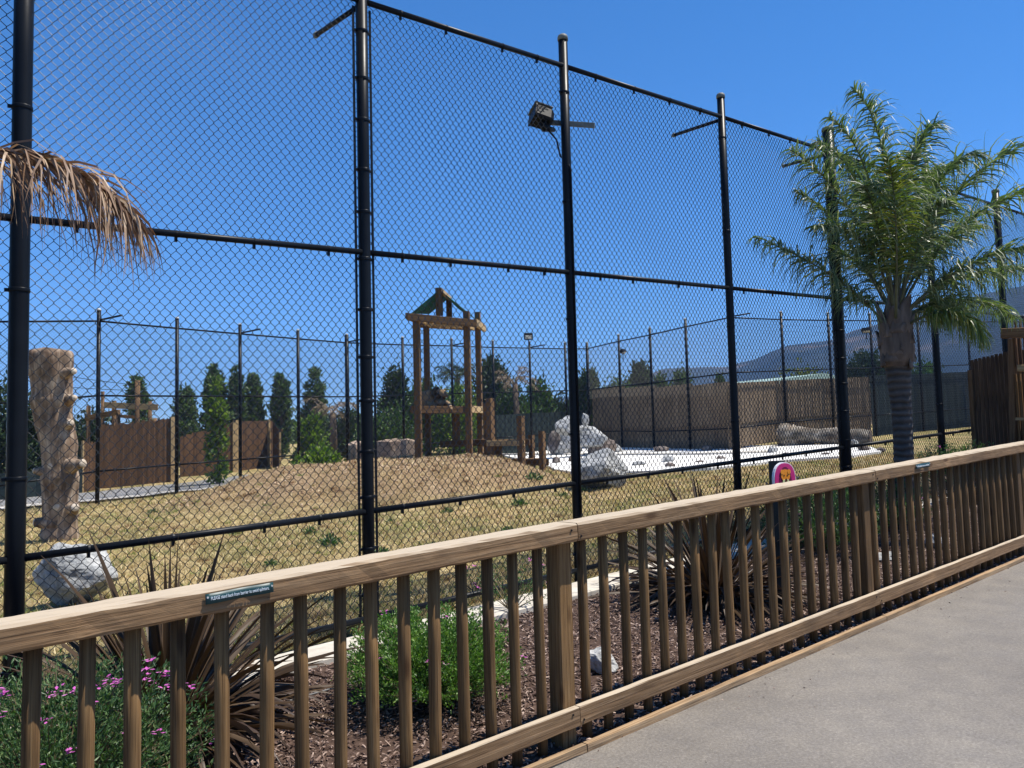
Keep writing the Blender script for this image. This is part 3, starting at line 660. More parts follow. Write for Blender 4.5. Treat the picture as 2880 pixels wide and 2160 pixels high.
for (px, yt, z, w, pf, mt, lb, n, nm, lf) in [
    (965, 1168, 42, 120, ROUND, 'dark_tree', 'low dark rounded tree behind the thick near fence post', 3600, 'broadleaf_tree', .2),
    (1112, 1044, 42, 96, FLAME, 'dark_tree', 'pointed dark tree left of the lion tower', 5200, 'broadleaf_tree', .24),
    (1190, 1086, 40, 110, ROUND, 'mid_tree', 'leafy green tree directly behind the lion', 5200, 'broadleaf_tree', .22),
    (1090, 1170, 36, 190, BUSHY, 'mid_tree', 'broad green bush behind the sandstone blocks', 5200, 'green_bush', .16),
    (1290, 1090, 38, 150, BUSHY, 'bright_tree', 'sunny light green bush behind the right side of the lion tower', 5200, 'green_bush', .16),
    (1385, 1028, 44, 110, ROUND, 'dark_tree', 'tall dark tree just right of the lion tower', 6000, 'broadleaf_tree', .24),
    (1445, 1110, 41, 120, BUSHY, 'mid_tree', 'green bushy tree under the dry palm fronds', 4600, 'broadleaf_tree', .2),
    (1512, 1085, 43, 100, FLAME, 'mid_tree', 'pointed green tree behind the top-mounted far floodlight', 4600, 'broadleaf_tree', .22),
    (1575, 1150, 45, 130, BUSHY, 'dark_tree', 'low dark tree left of the second near fence post', 3600, 'broadleaf_tree', .2),
    (1652, 1060, 48, 96, FLAME, 'dark_tree', 'dark pointed tree behind the corner of the reed screen', 4600, 'broadleaf_tree', .26),
    (1738, 1072, 60, 110, BUSHY, 'mid_tree', 'green tree behind the reed screen, first right of the corner', 4200, 'broadleaf_tree', .26),
    (1800, 1022, 62, 66, COLM, 'dark_tree', 'tallest dark poplar above the reed screen', 4200, 'poplar_tree', .3),
    (1858, 1062, 63, 64, FLAME, 'mid_tree', 'small pointed tree above the reed screen, left of the third near post', 2800, 'poplar_tree', .28),
    (1916, 1050, 64, 78, FLAME, 'mid_tree', 'pointed green tree close left of the third near fence post', 3400, 'poplar_tree', .28),
    (2024, 1056, 70, 38, FLAME, 'mid_tree', 'tiny pointed treetop over the pale green roof', 1500, 'poplar_tree', .3),
    (2258, 1052, 58, 140, ROUND, 'yellow_tree', 'rounded yellow-green tree over the reed screen left of the palm', 4200, 'broadleaf_tree', .24),
    (2440, 1002, 56, 120, ROUND, 'dark_tree', 'dark round tree partly hidden by the palm trunk', 5200, 'broadleaf_tree', .3),
    (2385, 1060, 58, 90, BUSHY, 'yellow_tree', 'yellowish bush at the left foot of the dark round tree', 2400, 'green_bush', .26),
    (2600, 1040, 52, 130, BUSHY, 'mid_tree', 'light green tree right of the palm trunk', 3800, 'broadleaf_tree', .26)]:
    tree(px, yt, z, wpx(w, z), pf, M_[mt], lb, n, lf, name=nm, cat='bush' if nm == 'green_bush' else 'tree', group='trees beyond the far fence')
def bush(px, ytop, z, w, mat, label, n, leaf, prof=BUSHY, name='green_bush', spread=None, t0=.02, up=.5, ncl=None):
    return tree(px, ytop, z, wpx(w, z), prof, M_[mat], label, n, leaf, name=name, cat='bush', ncl=ncl, trunk=.03, spread=spread, t0=t0, up=up)
bush(610, 1078, 24.6, 50, 'bright_tree', 'tall bright green bamboo clump growing in front of the slat screens', 1700, .15, [(0, .8), (.3, 1), (.5, .6), (.75, .75), (1, .15)], spread=.14, ncl=40)
bush(872, 1170, 29.5, 80, 'bright_tree', 'bright green bush against the far fence right of the slat screens', 2400, .16, spread=.2, ncl=36)
bush(905, 1268, 22, 170, 'bright_tree', 'low weedy green growth at the left foot of the sandstone blocks', 2600, .12, spread=.12)
bush(20, 1105, 25, 260, 'dark_tree', 'tall dark green hedge behind the upright log', 9000, .17, [(0, 1), (.5, 1), (.85, .9), (1, .5)], spread=.3)
bush(262, 1165, 34, 120, 'dark_tree', 'dark green bush between the upright log and the slat screen', 3000, .18, spread=.4)
# backdrop of wooded ground far off
g = Geo()
for i in range(70):
    px = random.uniform(-200, 3000); z = random.uniform(85, 200); c = at(px, 1240, z); x, y = c.x, c.y
    clumpy_crown(g, [(t_, r_*random.uniform(3, 7)) for t_, r_ in ROUND], (x, y, gz(x, y, False)), random.uniform(1.8, 3.4), 420, .8, 30, 1.2)
tag(g.obj('far_woodland', M_['dark_tree']), 'strip of far-off dark woodland seen between the nearer trees', 'woodland', kind='stuff')

# palm fronds in general
def frond_geo(g, pts, n, L, wd, droop=.5, spread=1.0, stemr=.012, gs=None, t0=.25, curl=.0, twist=None):
    """leaflets along a curve; strips of 4 segments bending down"""
    pts = [Vector(p) for p in pts]; m = len(pts)
    def q(t):
        f = t*(m-1); i = min(int(f), m-2); return pts[i].lerp(pts[i+1], f-i)
    (gs or g); 
    if gs is not None: tube_geo(gs, pts, [stemr*(1-.85*i/(m-1)) for i in range(m)], 6)
    Vs = []; Fs = []; c = 0
    for i in range(n):
        t = t0+(1-t0)*(i+random.random())/n; p = q(t); tg = (q(min(1, t+.03))-q(max(0, t-.03))).normalized()
        sd = tg.cross(Vector((0, 0, 1))); sd = sd.normalized() if sd.length > .08 else Vector((1, 0, 0)); upn = sd.cross(tg)
        s = 1 if i % 2 else -1; ang = random.gauss(0.25, .5)
        d = (sd*s*math.cos(ang)+upn*math.sin(ang)).normalized()*spread+tg*random.uniform(.35, .95)+Vector((0, 0, random.gauss(0, .12))); d.normalize()
        l_ = L*(math.sin(math.pi*(.18+.75*(t-t0)/(1-t0)))**.6)*random.uniform(.75, 1.12); ns = 5
        wv = d.cross(Vector((random.gauss(0, 1), random.gauss(0, 1), random.gauss(0, 1)))).normalized()
        cur = p.copy(); dd = d.copy(); rowv = []
        for k in range(ns+1):
            w_ = wd*(1-(k/ns)**1.6)*.5+.0006
            rowv.append(cur-wv*w_); rowv.append(cur+wv*w_)
            dd = (dd+Vector((random.gauss(0, curl), random.gauss(0, curl), -droop*(k+1)/ns*random.uniform(.5, 1.2)))).normalized(); cur = cur+dd*(l_/ns)
        Vs += [tuple(v) for v in rowv]
        for k in range(ns): Fs.append((c+2*k, c+2*k+1, c+2*k+3, c+2*k+2))
        c += 2*(ns+1)
    g.add(Vs, Fs)
def bez(p0, p1, p2, n=12):
    p0, p1, p2 = Vector(p0), Vector(p1), Vector(p2)
    return [p0*(1-t)**2+p1*2*t*(1-t)+p2*t*t for t in [i/n for i in range(n+1)]]

# far palms
def far_palm(px, yc, z, label, matn, r=1.2, n=16, dry=False):
    c = at(px, yc, z); zb = gz(c.x, c.y, False); t = thing('palm_tree', (c.x, c.y, zb), label, 'palm')
    g = Geo(); tube_geo(g, [(c.x, c.y, zb-.1), (c.x+.05, c.y, zb+(c.z-zb)*.5), c], [.22, .17, .14], 8); g.obj('trunk', M_['bark'], t, True)
    for i in range(n):
        a = 2*math.pi*i/n+random.uniform(-.2, .2); e = random.uniform(-.25, 1.1); R = r*random.uniform(.8, 1.15)
        tip = c+Vector((math.cos(a)*R*math.cos(e*.6), math.sin(a)*R*math.cos(e*.6), R*math.sin(e)*.9-R*.25)); ct = c+Vector((math.cos(a)*R*.5, math.sin(a)*R*.5, R*(.35+.4*e)))
        g = Geo(); frond_geo(g, bez(c, ct, tip, 8), 46, r*.32, .03, .5, gs=g, stemr=.02); g.obj('frond', M_[matn], t)
far_palm(1285, 1062, 39, 'dark fan-like palm crown seen through the lion tower', 'dark_tree', 1.15, 20)
far_palm(1448, 1078, 40, 'palm with pale dry arching fronds right of the lion tower', 'far_dry', 1.25, 10)
far_palm(935, 1160, 40, 'palm with pale dry fronds just left of the thick near fence post', 'far_dry', 1.4, 9)
far_palm(145, 1088, 30, 'pale spiky palm top showing over the hedge beside the upright log', 'far_dry', .6, 10)

# ------------------------------------------------------------------ buildings beyond the fence
roofm = nmat('pale_green_roof_metal', [(.3, (.30, .42, .36)), (.7, (.42, .55, .48))], 4, (1, 20, 1), rough=.5, bs=.2)
wallm = nmat('tan_building_wall', [(.3, (.20, .16, .12)), (.7, (.30, .245, .19))], 3, rough=.9, bs=.2)
gwall = nmat('grey_building_wall', [(.3, (.15, .16, .165)), (.7, (.24, .25, .26))], 3, rough=.8, bs=.1)
darkm = nmat('dark_opening', [(.3, (.01, .01, .012)), (.7, (.02, .02, .024))], 3, rough=.3, bs=0)
def quadbox(name, a, b, c, d, h0, h1, mat, parent):
    """prism on footprint a,b,c,d"""
    V = [(p.x, p.y, h0) for p in (a, b, c, d)]+[(p.x, p.y, h1) for p in (a, b, c, d)]
    return Geo().add(V, [[0, 3, 2, 1], [4, 5, 6, 7], [0, 1, 5, 4], [1, 2, 6, 5], [2, 3, 7, 6], [3, 0, 4, 7]]).obj(name, mat, parent)
def building(L, R_px, yl, yr, zl, zr, depth, label, wall, roofc, over=.5, wins=4, rise=.55):
    A = at(L, yl, zl); B = at(R_px, yr, zr); d = (B-A); d.z = 0; d.normalize(); n_ = Vector((-d.y, d.x, 0))
    if n_.y < 0: n_ = -n_
    zt = (A.z+B.z)/2; zb = min(gz(A.x, A.y, False), gz(B.x, B.y, False))-.5
    t = thing('low_building', ((A.x+B.x)/2, (A.y+B.y)/2, zb), label, 'building')
    C_, D_ = B+n_*depth, A+n_*depth
    w_ = quadbox('wall', A, B, C_, D_, zb, zt-.12, wall, t)
    o = over; A2, B2, C2, D2 = A-d*o-n_*o, B+d*o-n_*o, C_+d*o+n_*o, D_-d*o+n_*o
    rz = Vector((0, 0, rise)); m1 = (A2+D2)/2; m2 = (B2+C2)/2
    V = [(p.x, p.y, z_) for p, z_ in ((A2, A.z-.1), (B2, B.z-.1), (m2, zt+rise), (m1, zt+rise), (C2, zt-.1), (D2, zt-.1), (A2, A.z-.2), (B2, B.z-.2), (C2, zt-.2), (D2, zt-.2))]
    rf = Geo().add(V, [[0, 1, 2, 3], [3, 2, 4, 5], [0, 6, 7, 1], [4, 8, 9, 5], [6, 9, 8, 7]], [[0, 3, 5], [1, 4, 2]]).obj('roof', roofc, t)
    Lx = (B-A).length
    for i in range(wins):
        c0 = A+d*(Lx*(i+.5)/wins); c0.z = zt-1.2
        beam('window', c0-d*.45-n_*.0, c0+d*.45-n_*.0, .08, .8, darkm, t)
    return t
building(1900, 2128, 1102, 1074, 46, 41, 9, 'long low building with a pale green metal roof behind the reed screen', wallm, roofm, wins=5)
building(2175, 2520, 1092, 1080, 44, 48, 9, 'second low tan building with a thin pale roof edge, left of the palm trunk', wallm, nmat('weathered_roof', [(.3, (.16, .15, .14)), (.7, (.25, .24, .22))], 3, rough=.7), wins=5, rise=.25)
building(2640, 2960, 1082, 1062, 45, 44, 9, 'grey building with a pale green roof edge right of the palm trunk', gwall, roofm, wins=3)

# ------------------------------------------------------------------ slat screens on the left beyond the fence
def slat_screen(a, b, ha, hb, label, first=False, slant=0, posts_=((1, .09),), jag=.03, sw=.055, px=None):
    A = Vector((*gp(*a), 0)); B = Vector((*gp(*b), 0)); A.z = gz(A.x, A.y, False); B.z = gz(B.x, B.y, False)
    d = B-A; L = Vector((d.x, d.y, 0)).length; n = int(L/(sw*1.0)); t = thing('slat_screen', A, label, 'screen', 'brown slat screens beside the far path')
    nr = Vector((-d.y, d.x, 0)).normalized()
    for i in range(n):
        f = (i+.5)/n; p = A+d*f; h = ha+(hb-ha)*f+random.uniform(-jag, jag)
        if slant and f > .9: h -= slant*(f-.9)*10
        w_ = sw*random.uniform(.93, .99)
        o = beam('slat', (p.x, p.y, p.z-.03), (p.x, p.y, p.z+h), w_, .02, M_['slat'], t, up=nr)
    for hh in (.4, ha*.8):
        beam('back_rail', A+nr*.06+Vector((0, 0, hh)), B+nr*.06+Vector((0, 0, hh)), .05, .09, M_['tower'], t)
    for f, w_ in posts_:
        p = A+d*f-nr*.03; beam('post', (p.x, p.y, p.z-.1), (p.x, p.y, p.z+(ha+(hb-ha)*f)+.04), w_*1.4, w_, M_['fresh'], t, up=nr)
    return t
slat_screen((228, 1386), (276, 1378), 1.5, 1.45, 'low narrow end section of slat screen beside the upright log', posts_=((0, .06),))
slat_screen((279, 1374), (482, 1356), 1.98, 2.12, 'widest brown slat screen behind the far path, below the timber frame', posts_=((1.02, .12),), jag=.05)
slat_screen((506, 1342), (655, 1328), 1.5, 1.9, 'lower brown slat screen partly hidden by the bamboo clump', posts_=((1.02, .12),), jag=.04)
slat_screen((662, 1326), (768, 1312), 1.98, 1.96, 'square brown slat screen under the pair of poplars', posts_=((.0, .14), (.86, .10)), jag=.01)
# small slanted return panel
slat_screen((768, 1313), (790, 1318), 1.9, 1.4, 'short slanting end panel right of the square slat screen', posts_=((1, .07),), jag=.01)

def strip(top, bot, c, name, mat, lift):
    n = 30; V = []
    for i in range(n+1):
        t = i/n
        for edge in (top, bot):
            xs = [p[0] for p in edge]; ys = [p[1] for p in edge]; xx = xs[0]+(xs[-1]-xs[0])*t
            p = hitc(xx, float(np.interp(xx, xs, ys)), c); V.append((p.x, p.y, gz(p.x, p.y)+lift))
    F = [(2*i, 2*i+1, 2*i+3, 2*i+2) for i in range(n)]
    return tag(Geo().add(V, F).obj(name, mat, None, True), kind='structure')
asph = nmat('grey_path_asphalt', [(.3, (.17, .17, .17)), (.7, (.24, .235, .23))], 5, rough=.9, bs=.2, rnd=False)
strip([(-300, 1432), (50, 1398), (230, 1390), (480, 1364), (700, 1338)], [(-300, 1465), (50, 1426), (275, 1408), (560, 1378), (700, 1358)], CE, 'far_path', asph, .035)
strip([(-300, 1466), (50, 1427), (275, 1409), (560, 1379), (690, 1362)], [(-300, 1473), (50, 1434), (275, 1414), (560, 1383), (690, 1365)], CE, 'far_path_edge', M_['concrete'], .06)

# raised timber frame behind the slat screens
def Q(px, py, z): return at(px, py, z)
tf = thing('timber_frame', Q(340, 1300, 33), 'raised climbing frame of round posts and pale beams showing above the slat screen', 'frame')
zf_ = 32
for (px, y0, y1, w_) in [(249, 1141, 1260, .16), (289, 1101, 1260, .13), (321, 1127, 1260, .17), (333, 1152, 1260, .15), (387, 1070, 1300, .19), (422, 1129, 1260, .15), (436, 1176, 1260, .15)]:
    a = Q(px, y0, zf_+random.uniform(-.6, .6)); b = Vector((a.x, a.y, gz(a.x, a.y, False)-.1)); beam('post', b, a, w_, w_, M_['tower'], tf, up=(1, 0, 0), round_=True)
for (x0, y0, x1, y1, h_, mt, dz) in [(293, 1139, 444, 1146, .23, 'fresh', -.4), (240, 1177, 333, 1159, .20, 'pole', -.5), (333, 1170, 392, 1174, .12, 'pole', .2)]:
    beam('beam', Q(x0, y0, zf_+dz), Q(x1, y1, zf_+dz+.3), .09, h_, M_[mt], tf)
g = Geo()
for (x0, y0, x1, y1) in [(120, 1046, 387, 1083), (120, 1082, 387, 1098)]: tube_geo(g, bez(Q(x0, y0, 32), Q((x0+x1)/2, (y0+y1)/2+6, 32), Q(x1, y1, 32), 8), .012, 5)
g.obj('cable', M_['metal'], tf)

# ------------------------------------------------------------------ white dry pool with its rim
def poly_sheet(pts, c, name, mat, lift, thick=0, cc=None):
    P_ = [hitc(x, y, c) for x, y in pts]; n = len(P_)
    cx_ = sum((p.x for p in P_))/n; cy_ = sum((p.y for p in P_))/n
    V = []; rings = 9
    for r in range(rings):
        f = 1-r/rings
        for p in P_:
            x, y = cx_+(p.x-cx_)*f, cy_+(p.y-cy_)*f; V.append((x, y, slope(uv(x, y)[0])+CE+lift))
    V.append((cx_, cy_, slope(uv(cx_, cy_)[0])+CE+lift))
    if thick:
        for p in P_: V.append((p.x, p.y, slope(uv(p.x, p.y)[0])+CE-.15))
    F4 = [(r*n+i, r*n+(i+1) % n, (r+1)*n+(i+1) % n, (r+1)*n+i) for r in range(rings-1) for i in range(n)]
    F3 = [((rings-1)*n+i, (rings-1)*n+(i+1) % n, rings*n) for i in range(n)]
    if thick: F4 += [(rings*n+1+i, rings*n+1+(i+1) % n, (i+1) % n, i) for i in range(n)]
    return tag(Geo().add(V, F4, F3).obj(name, mat, None), kind='structure')
whitem = nmat('white_pool_plaster', [(.3, (.66, .63, .57)), (.6, (.80, .78, .73))], 1.6, rough=.9, bs=.15, rnd=False)
pool = [(1440, 1262), (1700, 1259), (1950, 1259), (2150, 1257), (2330, 1253), (2450, 1262), (2480, 1275), (2400, 1287), (2300, 1293), (2200, 1301), (2100, 1312), (2000, 1322), (1900, 1328), (1800, 1331), (1700, 1334), (1620, 1334), (1560, 1325), (1530, 1308), (1450, 1292), (1400, 1280)]
poly_sheet(pool, CE, 'dry_pool', whitem, .055, 1)
rim = [(1380, 1284), (1560, 1283), (1750, 1285), (1990, 1284), (2160, 1278)]
g = Geo(); tube_geo(g, [hitc(x, y, CE)+Vector((0, 0, .06)) for x, y in rim], .06, 6); tag(g.obj('pool_rim', M_['concrete'], None, True), kind='structure')

# ------------------------------------------------------------------ rocks
def rock_geo(sx, sy, sz, seed, planes=15, sub=3, rough=.05):
    import bmesh
    bm = bmesh.new(); bmesh.ops.create_icosphere(bm, subdivisions=sub, radius=1)
    r_ = np.random.default_rng(seed); N = r_.normal(size=(planes, 3)); N /= np.linalg.norm(N, axis=1, keepdims=True); Dp = r_.uniform(.62, .95, planes)
    V = np.array([v.co[:] for v in bm.verts]); F = np.array([[v.index for v in f.verts] for f in bm.faces]); bm.free()
    dt = V @ N.T; rr = np.where(dt > .05, Dp/np.maximum(dt, .05), 9).min(1); rr = np.minimum(rr, 1.15)
    so_ = seed*1.7
    nn = np.array([mnoise.noise(Vector(v)*2.3+Vector((so_, 0, 0)))*rough*1.6+mnoise.noise(Vector(v)*7+Vector((so_, 5, 0)))*rough*.6+mnoise.noise(Vector((v[0]*4, v[1]*4, v[2]*22))+Vector((so_, 5, 0)))*rough*.4 for v in V])
    V = V*(rr+nn)[:, None]*np.array([sx, sy, sz]); V[:, 2] -= V[:, 2].min()
    return Geo().add(V, F)
def rockmat(name, lo, mid, hi, sc_=3):
    m, n, l, b = newmat(name); v = coordvec(n, l); t = noise(n, l, v, sc_, 9, .7); r = ramp(n, [(.3, lo), (.5, mid), (.68, hi)]); l.new(t.outputs[0], r.inputs[0])
    t2 = noise(n, l, v, sc_*7, 6, .7); r2 = ramp(n, [(.38, (.55, .55, .57)), (.55, (1.05, 1.05, 1.05))]); l.new(t2.outputs[0], r2.inputs[0])
    c = mix(n, l, r.outputs[0], r2.outputs[0], .8, 'MULTIPLY'); l.new(c.outputs[2], b.inputs['Base Color']); b.inputs['Roughness'].default_value = .85
    b.inputs['Specular IOR Level'].default_value = .3; bp = bump(n, l, t.outputs[0], b, .7, .05); bump(n, l, t2.outputs[0], b, .8, .015, bp); return m
M_['rock'] = rockmat('grey_white_boulder', (.16, .165, .16), (.37, .375, .365), (.60, .595, .57))
M_['brownrock'] = rockmat('brown_grey_boulder', (.10, .075, .06), (.20, .16, .135), (.36, .32, .28))
M_['sand'] = rockmat('tan_sandstone', (.20, .14, .10), (.34, .25, .18), (.46, .36, .27), 2)
def rock(px, py, w, h, mat, label, cat='boulder', name='boulder', seed=0, depth=.9, rot=None, sub=3, z=None, lift=0, group=None, sink=.1):
    """px,py = middle of the base in the photo; w,h its size in photo pixels"""
    p = hitc(px, py, CE) if z is None else at(px, py, z)
    zz = (p-Vector((0, 0, CAMZ))).dot(Vector(_F)); sx = w*zz/FPX/2; sz = h*zz/FPX/2
    base = gz(p.x, p.y) if z is None else p.z
    g = rock_geo(sx/.88, sx*depth/.88, sz/.84, seed+5, sub=sub)
    me = g.mesh(name, False); me.materials.append(M_[mat])
    m = Matrix.Translation((p.x, p.y+sx*depth*.5, base-sz*sink+lift)) @ Matrix.Rotation(rot if rot is not None else random.uniform(-.4, .4), 4, 'Z')
    return tag(link(name, me, None, None, m), label, cat, group)
rock(192, 1712, 205, 150, 'rock', 'jagged pale grey boulder in the dry grass at the left behind the tall fence', seed=3, sub=5, depth=.7, rot=.2)
rock(1706, 1378, 156, 104, 'rock', 'large pale boulder in front of the rock pile at the edge of the white pool', seed=8, sub=5, depth=.8, rot=.3)
g_ = 'boulders of the rock pile'
rock(1600, 1282, 96, 80, 'rock', 'left base boulder of the rock pile behind the second near post', seed=12, sub=5, depth=.7, group=g_)
rock(1662, 1258, 84, 60, 'rock', 'upper right boulder of the rock pile with a sloping flat top', seed=21, sub=5, z=27.6, group=g_)
rock(1598, 1224, 74, 50, 'rock', 'overhanging topmost boulder on the left of the rock pile', seed=31, z=27.4, sub=4, group=g_)
rock(1648, 1200, 24, 36, 'rock', 'small upright rock crowning the rock pile', seed=35, z=27.4, group=g_)
rock(1560, 1276, 36, 56, 'brownrock', 'tall brownish rock at the far left edge of the rock pile', seed=41, z=27.8, group=g_)
rock(1690, 1284, 90, 46, 'brownrock', 'low brown grey boulder between the rock pile and the large front boulder', seed=44, depth=.8, group=g_)
rock(1718, 1276, 60, 36, 'rock', 'pale low boulder at the right foot of the rock pile', seed=47, group=g_)
st = [(1968, 1262, 24, 24, 'rock', 'upright pale stone standing on the rim of the dry pool'), (1862, 1274, 36, 18, 'brownrock', 'flat brown stone on the rim left of the upright stone'), (1990, 1272, 26, 16, 'brownrock', 'low brown stone right beside the upright stone on the rim'),
      (1880, 1304, 30, 22, 'rock', 'grey stone on the white pool floor right of the front boulder'), (1888, 1318, 28, 15, 'brownrock', 'dark flat stone just below the grey one on the pool floor'), (1797, 1314, 28, 16, 'rock', 'pale stone nearest right of the front boulder'),
      (1565, 1307, 24, 16, 'brownrock', 'small brown stone left of the second near post'), (1606, 1303, 12, 16, 'brownrock', 'narrow reddish stone close beside the second near post'), (2030, 1296, 22, 12, 'brownrock', 'small brown stone in the middle of the white pool floor'),
      (2090, 1262, 26, 16, 'rock', 'grey stone on the rim left of the fallen log'), (2175, 1278, 26, 18, 'rock', 'grey stone under the left end of the fallen log'), (2216, 1290, 28, 14, 'brownrock', 'brown stone in front of the fallen log'),
      (2322, 1284, 24, 10, 'brownrock', 'small dark stone near the fourth near post'), (2430, 1272, 28, 16, 'brownrock', 'brown stone at the right end of the white pool'), (2480, 1272, 22, 10, 'brownrock', 'last flat brown stone left of the palm trunk'), (1970, 1306, 20, 9, 'brownrock', 'flattest stone near the front edge of the pool floor'),
      (2405, 1254, 20, 14, 'rock', 'pale stone under the right end of the fallen log')]
for i, (px, py, w, h, mt, lb) in enumerate(st): rock(px, py, w*1.15, h*1.2, mt, lb, 'stone', 'stone', seed=60+i, sub=2, group='stones on the white pool')
rock(1688, 1842, 84, 78, 'rock', 'round grey speckled rock lying in the bark mulch', 'rock', 'rock', seed=77, sub=5, sink=.25)
rock(2495, 1550, 70, 24, 'rock', 'white flat rock in the mulch behind the far balusters, nearer one', 'rock', 'rock', seed=79, group='white rocks in the mulch')
rock(2640, 1515, 60, 34, 'rock', 'white rock in the mulch behind the far balusters, farther one', 'rock', 'rock', seed=80, group='white rocks in the mulch')
# sandstone blocks behind the mound
for (px, py, w, h, sd, lb) in [(1012, 1297, 56, 54, 91, 'small tan sandstone block left of the thick near post, behind the mound'), (1115, 1292, 118, 56, 95, 'long flat-topped tan sandstone block behind the mound')]:
    c = at(px, py, 22.5); w_ = w*22.5/FPX; h_ = h*22.5/FPX
    g = extrude([(p[0]*(1+rng.uniform(-.08, .08)), p[1]*(1+rng.uniform(-.06, .06))) for p in box_prof(.7, h_, .06)], np.linspace(-w_/2, w_/2, 9), [.86, .98, 1, 1.03, 1, .98, 1.02, .97, .85], jit=.015)
    o = link('sandstone_block', g.mesh('sandstone_block'), M_['sand'], None, Matrix.Translation(c+Vector((0, 0, h_/2))) @ Matrix.Rotation(.08, 4, 'Z'))
    tag(o, lb, 'block', 'sandstone blocks')

# ------------------------------------------------------------------ logs
def barkm(name, lo, mid, hi, stretch=(1, 1, .35), s=5):
    m, n, l, b = newmat(name); v = coordvec(n, l, stretch); t = noise(n, l, v, s, 8, .65, .4); r = ramp(n, [(.36, lo), (.5, mid), (.63, hi)]); l.new(t.outputs[0], r.inputs[0])
    v2 = coordvec(n, l, (1, 1, 1)); t2 = noise(n, l, v2, 3.2, 6, .7); r2 = ramp(n, [(.34, (.60, .46, .36)), (.5, (.98, .92, .86)), (.66, (1.2, 1.2, 1.22))]); l.new(t2.outputs[0], r2.inputs[0])
    c = mix(n, l, r.outputs[0], r2.outputs[0], 1.0, 'MULTIPLY'); l.new(c.outputs[2], b.inputs['Base Color']); b.inputs['Roughness'].default_value = .85
    t3 = noise(n, l, v, s*5, 6, .7); bp = bump(n, l, t.outputs[0], b, .8, .03); bump(n, l, t3.outputs[0], b, .5, .01, bp); return m
M_['logb'] = barkm('stripped_log_wood', (.085, .06, .04), (.22, .16, .11), (.40, .33, .25), (1, 1, .16), 9)
M_['logg'] = barkm('grey_log_bark', (.06, .055, .042), (.15, .135, .11), (.32, .29, .24), (.4, 1, 1), 4)
M_['knot'] = nmat('pale_cut_wood', [(.3, (.42, .34, .25)), (.7, (.62, .54, .44))], 8, rough=.8, bs=.4)
bx = hitc(175, 1518, CE); bx.z = gz(bx.x, bx.y); zt_ = 12.65
lg = thing('upright_log', bx, 'thick knobbly bare tree trunk standing upright at the left of the enclosure', 'log')
prof_ = [(0, 172, 48, 0), (.03, 168, 50, 0), (.08, 170, 44, 0), (.18, 172, 44, 0), (.27, 171, 46, 0), (.33, 170, 50, 0), (.38, 168, 45, 0), (.5, 165, 46, 0), (.6, 154, 50, 0), (.68, 147, 50, 0), (.74, 146, 56, 0), (.78, 148, 50, 0), (.84, 146, 52, 0), (.9, 142, 58, 0), (.95, 142, 60, 0), (.985, 143, 58, 0), (1.0, 143, 52, 0)]
nseg = 120; kk = 44; V = []
ft = [p[0] for p in prof_]
for i in range(nseg+1):
    t = i/nseg; cxp = float(np.interp(t, ft, [p[1] for p in prof_])); rp = float(np.interp(t, ft, [p[2] for p in prof_]))*zt_/FPX
    y_ = 1518-t*(1518-988); c = at(cxp, y_, zt_)
    for j in range(kk):
        a = 2*math.pi*j/kk; d = Vector((math.cos(a), math.sin(a), 0))
        nz_ = mnoise.noise(Vector((d.x*1.3, d.y*1.3, t*3)))*.07+mnoise.noise(Vector((d.x*3, d.y*3, t*9+9)))*.055+mnoise.noise(Vector((d.x*8, d.y*8, t*14+9)))*.035
        V.append(tuple(c+d*rp*(1+nz_)+Vector((0, 0, .05*mnoise.noise(Vector((d.x*2, d.y*2, 7))) if t > .97 else 0))))
a = np.arange(kk); b = (a+1) % kk
F = np.concatenate([np.stack([i*kk+a, i*kk+b, (i+1)*kk+b, (i+1)*kk+a], 1) for i in range(nseg)])
g = Geo().add(V, F); g.F.setdefault(kk, []).append(np.array([nseg*kk+a])); g.obj('trunk', M_['logb'], lg, True)
for (px, py, dx, dy, r0, ln) in [(82, 1044, -1, -.4, .05, .09), (140, 1030, -.1, -1, .075, .06), (133, 1122, -.2, -1, .06, .1), (218, 1306, .9, -.4, .075, .15), (152, 1308, -.2, -1, .085, .09), (110, 1325, -1, -.2, .06, .08), (198, 1046, .9, -.4, .06, .1), (206, 1120, .8, -.6, .05, .06), (165, 1425, -.2, -1, .1, .08), (208, 1428, .7, -.7, .07, .07), (115, 1470, -1, -.3, .13, .1), (75, 1032, -1, -.2, .018, .12), (196, 1190, .7, -.7, .06, .05)]:
    c = at(px, py, zt_-.15); d = Vector((dx, dy, .12)).normalized(); g = Geo(); r0 = min(r0, .08)
    pts = [c-d*.25, c-d*.12, c-d*.03, c+d*ln*.45, c+d*ln*.8]
    tube_geo(g, pts, [r0*2.1, r0*1.7, r0*1.2, r0*.9, r0*.82], 12); kn = g.obj('knot', M_['logb'], lg, True)
    g = Geo(); tube_geo(g, [c+d*ln*.8, c+d*(ln*.8+.012), c+d*(ln*.8+.025)], [r0*.86, r0*.7, r0*.3], 12); g.obj('cut_face', M_['knot'], kn, False)
